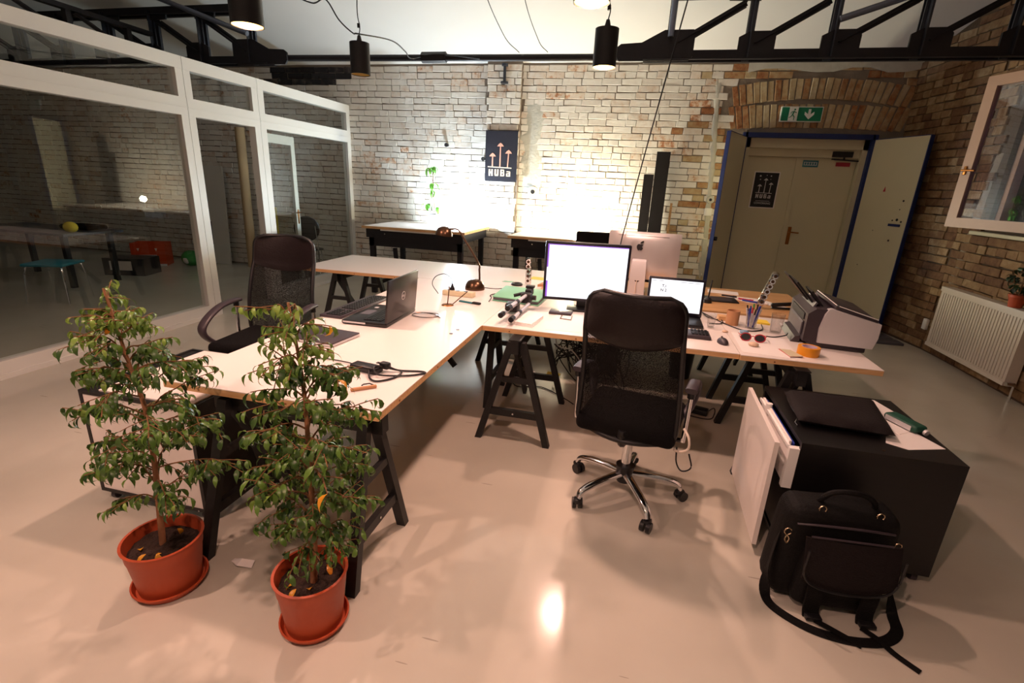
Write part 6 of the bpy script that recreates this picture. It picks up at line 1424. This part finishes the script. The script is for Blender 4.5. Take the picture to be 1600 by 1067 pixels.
# cables and power block beneath desks
t = thing('power_block', 'black power adapter block on the floor right of the central chair', 'adapter', (0.62, 3.68, 0), -0.3)
m = MB(); m.rbox((0, 0, 0.022), (0.17, 0.08, 0.044), 0.008); m.build('case', 'black_plastic', t); m = MB(); m.tube([(0.08, 0, 0.03), (0.12, 0.02, 0.06), (0.13, 0.0, 0.02), (0.10, -0.08, 0.004), (-0.1, -0.1, 0.004)], 0.004, 6, smooth=6); m.build('lead', 'cable', t)
rc = random.Random(4); m = MB()
for k in range(16):
    cx, cy = rc.uniform(-0.42, -0.1), rc.uniform(3.75, 4.15); pts = []
    for q in range(9): pts.append((cx+rc.uniform(-0.2, 0.2), cy+rc.uniform(-0.12, 0.12), max(0.01, rc.uniform(0.05, 0.42) if q not in (0, 8) else 0.3)))
    m.tube(pts, 0.0045, 5, smooth=4)
o = tag(m.build('tangled_cables', 'cable'), 'tangle of black cables under the monitor desk', 'cable'); o['kind'] = 'stuff'
cable('grey_cable', [(-0.5, 3.7, 0.70), (-0.48, 3.6, 0.45), (-0.35, 3.55, 0.42), (-0.25, 3.5, 0.30), (-0.22, 3.45, 0.10), (-0.20, 3.3, 0.006), (-0.05, 3.2, 0.006)], 0.005, 'pale grey cable dropping in an arc under the monitor desk', 'silver')
cable('floor_cable', [(-0.9, 3.9, 0.006), (-0.8, 3.7, 0.006), (-0.6, 3.75, 0.006), (-0.4, 3.6, 0.006), (-0.3, 3.5, 0.006)], 0.004, 'thin dark cable lying on the floor between the trestles')
t = thing('computer_tower', 'black computer case in the shade under the monitor desk', 'computer', (-0.10, 4.48, 0))
m = MB(); m.rbox((0, 0, 0.21), (0.19, 0.42, 0.42), 0.008); m.build('case', 'black_plastic', t); m = MB(); m.b2((-0.08, -0.214, 0.06), (0.08, -0.21, 0.36)); m.build('front_panel', 'grey_dark', t, smooth=0)
t = thing('paper_bin', 'small black bin on the floor under the honey wood desk', 'bin', (0.55, 4.45, 0))
m = MB(); m.lathe([(0.001, 0.0), (0.09, 0.0), (0.11, 0.26), (0.105, 0.26), (0.086, 0.01), (0.001, 0.01)], n=24); m.build('body', 'black_plastic', t, smooth=40)
slab_thing('floor_note', 'yellowish paper note on the floor under the monitor desk', 'paper', [(-0.62, 4.02), (-0.50, 4.0), (-0.49, 4.12), (-0.61, 4.14)], 0.0005, 0.002, 'yellow')
# white wrapping bits under the desk
m = MB()
m.add([(0, 0, 0), (0.1, 0.02, 0.05), (0.16, -0.05, 0.01), (0.07, -0.09, 0.045), (0.0, -0.08, 0.0), (0.06, -0.03, 0.07)], [(0, 1, 5), (1, 2, 5), (2, 3, 5), (3, 4, 5), (4, 0, 5)])
tag(m.build('plastic_bag', 'paper', loc=(-0.80, 3.95, 0.001), smooth=0), 'crumpled white plastic bag on the floor behind the desk trestles', 'bag')

# ------------------------------------------------------------------ inside the glass room
t = thing('leaning_board', 'pale tall board leaning on the back wall inside the glass room', 'board', (-7.35, 7.45, 0))
m = MB(Matrix.Rotation(-0.04, 4, 'X')); m.b2((-0.30, -0.03, 0), (0.36, 0.0, 1.68)); m.build('panel', 'white_frame', t, smooth=0)
m = MB(Matrix.Rotation(-0.04, 4, 'X')); m.b2((-0.12, -0.034, 0.34), (0.04, -0.031, 0.74)); m.build('dark_inset', 'grey_plastic', t, smooth=0)
m = MB(); m.cyl((0, 0, 0), (0.0, 0.05, 2.30), 0.075, n=24); tag(m.build('cardboard_roll', 'tube_card', loc=(-6.52, 7.42, 0)), 'tall cardboard roll standing upright inside the glass room', 'roll')
m = MB(); m.b2((0, 0, 0), (0.10, 0.03, 1.05)); tag(m.build('yellow_board', 'yellow', loc=(-6.1, 7.5, 0), smooth=0), 'short yellow strip of board leaning right of the cardboard roll', 'board')
t = thing('orange_box', 'open orange printed carton on the floor of the glass room', 'box', (-8.05, 6.85, 0), 0.55)
m = MB(); m.b2((-0.25, -0.18, 0), (0.25, -0.17, 0.38)); m.b2((-0.25, 0.17, 0), (0.25, 0.18, 0.38)); m.b2((-0.25, -0.17, 0), (-0.24, 0.17, 0.38)); m.b2((0.24, -0.17, 0), (0.25, 0.17, 0.38)); m.b2((-0.24, -0.17, 0), (0.24, 0.17, 0.01)); m.build('carton', 'orange', t, smooth=0)
m = MB(); m.b2((-0.25, -0.183, 0.0), (0.25, -0.18, 0.035)); m.b2((-0.14, -0.183, 0.15), (0.12, -0.18, 0.19)); m.prism([(-0.16, 0.30), (-0.12, 0.30), (-0.14, 0.25)], -0.18, -0.183); m.prism([(0.10, 0.30), (0.14, 0.30), (0.12, 0.25)], -0.18, -0.183); m.build('printed_band', 'paper', t, smooth=0)
t = thing('green_bag', 'green and white bag on the floor beside the orange carton', 'bag', (-7.45, 7.05, 0))
m = MB(); m.sphere((0, 0, 0.13), 0.17, 16, 10, sc=(1, 0.8, 0.8)); m.build('bag', 'green', t, smooth=80); m = MB(); m.sphere((0.0, -0.08, 0.11), 0.08, 12, 8, sc=(1, 0.8, 0.9)); m.build('label', 'white', t, smooth=80)
t = thing('shell_chair', 'turquoise seated stool with chrome legs in the glass room', 'chair', (-6.75, 4.45, 0), 0.4)
m = MB(); m.rbox((0, 0, 0.455), (0.44, 0.42, 0.035), 0.016, 3); m.build('seat', 'blue_seat', t, smooth=60)
for sx in (-1, 1):
    m = MB(); m.tube([(sx*0.22, -0.22, 0.0), (sx*0.19, -0.18, 0.40), (sx*0.15, -0.12, 0.43), (sx*0.15, 0.12, 0.43), (sx*0.19, 0.18, 0.40), (sx*0.22, 0.22, 0.0)], 0.010, 8, smooth=5); m.build('leg', 'chrome', t)
t = thing('work_desk', 'dark desk standing inside the glass room on the left', 'table', (-7.9, 5.3, 0))
m = MB(); m.b2((-1.1, -0.4, 0.70), (0.75, 0.4, 0.73)); m.build('desktop', 'grey_plastic', t, smooth=0)
for (x_, y_) in ((-0.95, -0.3), (0.6, -0.3), (-0.95, 0.3), (0.6, 0.3)): m = MB(); m.box((x_, y_, 0.35), (0.06, 0.06, 0.70)); m.build('leg', 'black_wood', t, smooth=0)
m = MB(); m.rbox((0, 0, 0.03), (0.5, 0.3, 0.06), 0.02); tag(m.build('dark_bundle', 'fabric', loc=(-7.6, 5.5, 0.732)), 'dark folded cloth on the desk in the glass room', 'cloth')
m = MB(); m.sphere((0, 0, 0.07), 0.09, 12, 8, sc=(1.1, 0.8, 0.8)); tag(m.build('yellow_cloth', 'yellow', loc=(-7.28, 5.1, 0.732), smooth=80), 'yellow crumpled cloth at the end of the dark desk', 'cloth')
t = thing('floor_crate', 'black crate with white label on the floor behind the turquoise stool', 'crate', (-7.6, 6.1, 0), 0.3)
m = MB(); m.b2((-0.3, -0.2, 0), (0.3, 0.2, 0.26)); m.build('body', 'black_plastic', t, smooth=0); m = MB(); m.b2((-0.2, -0.205, 0.08), (0.12, -0.2, 0.22)); m.build('label', 'paper', t, smooth=0)
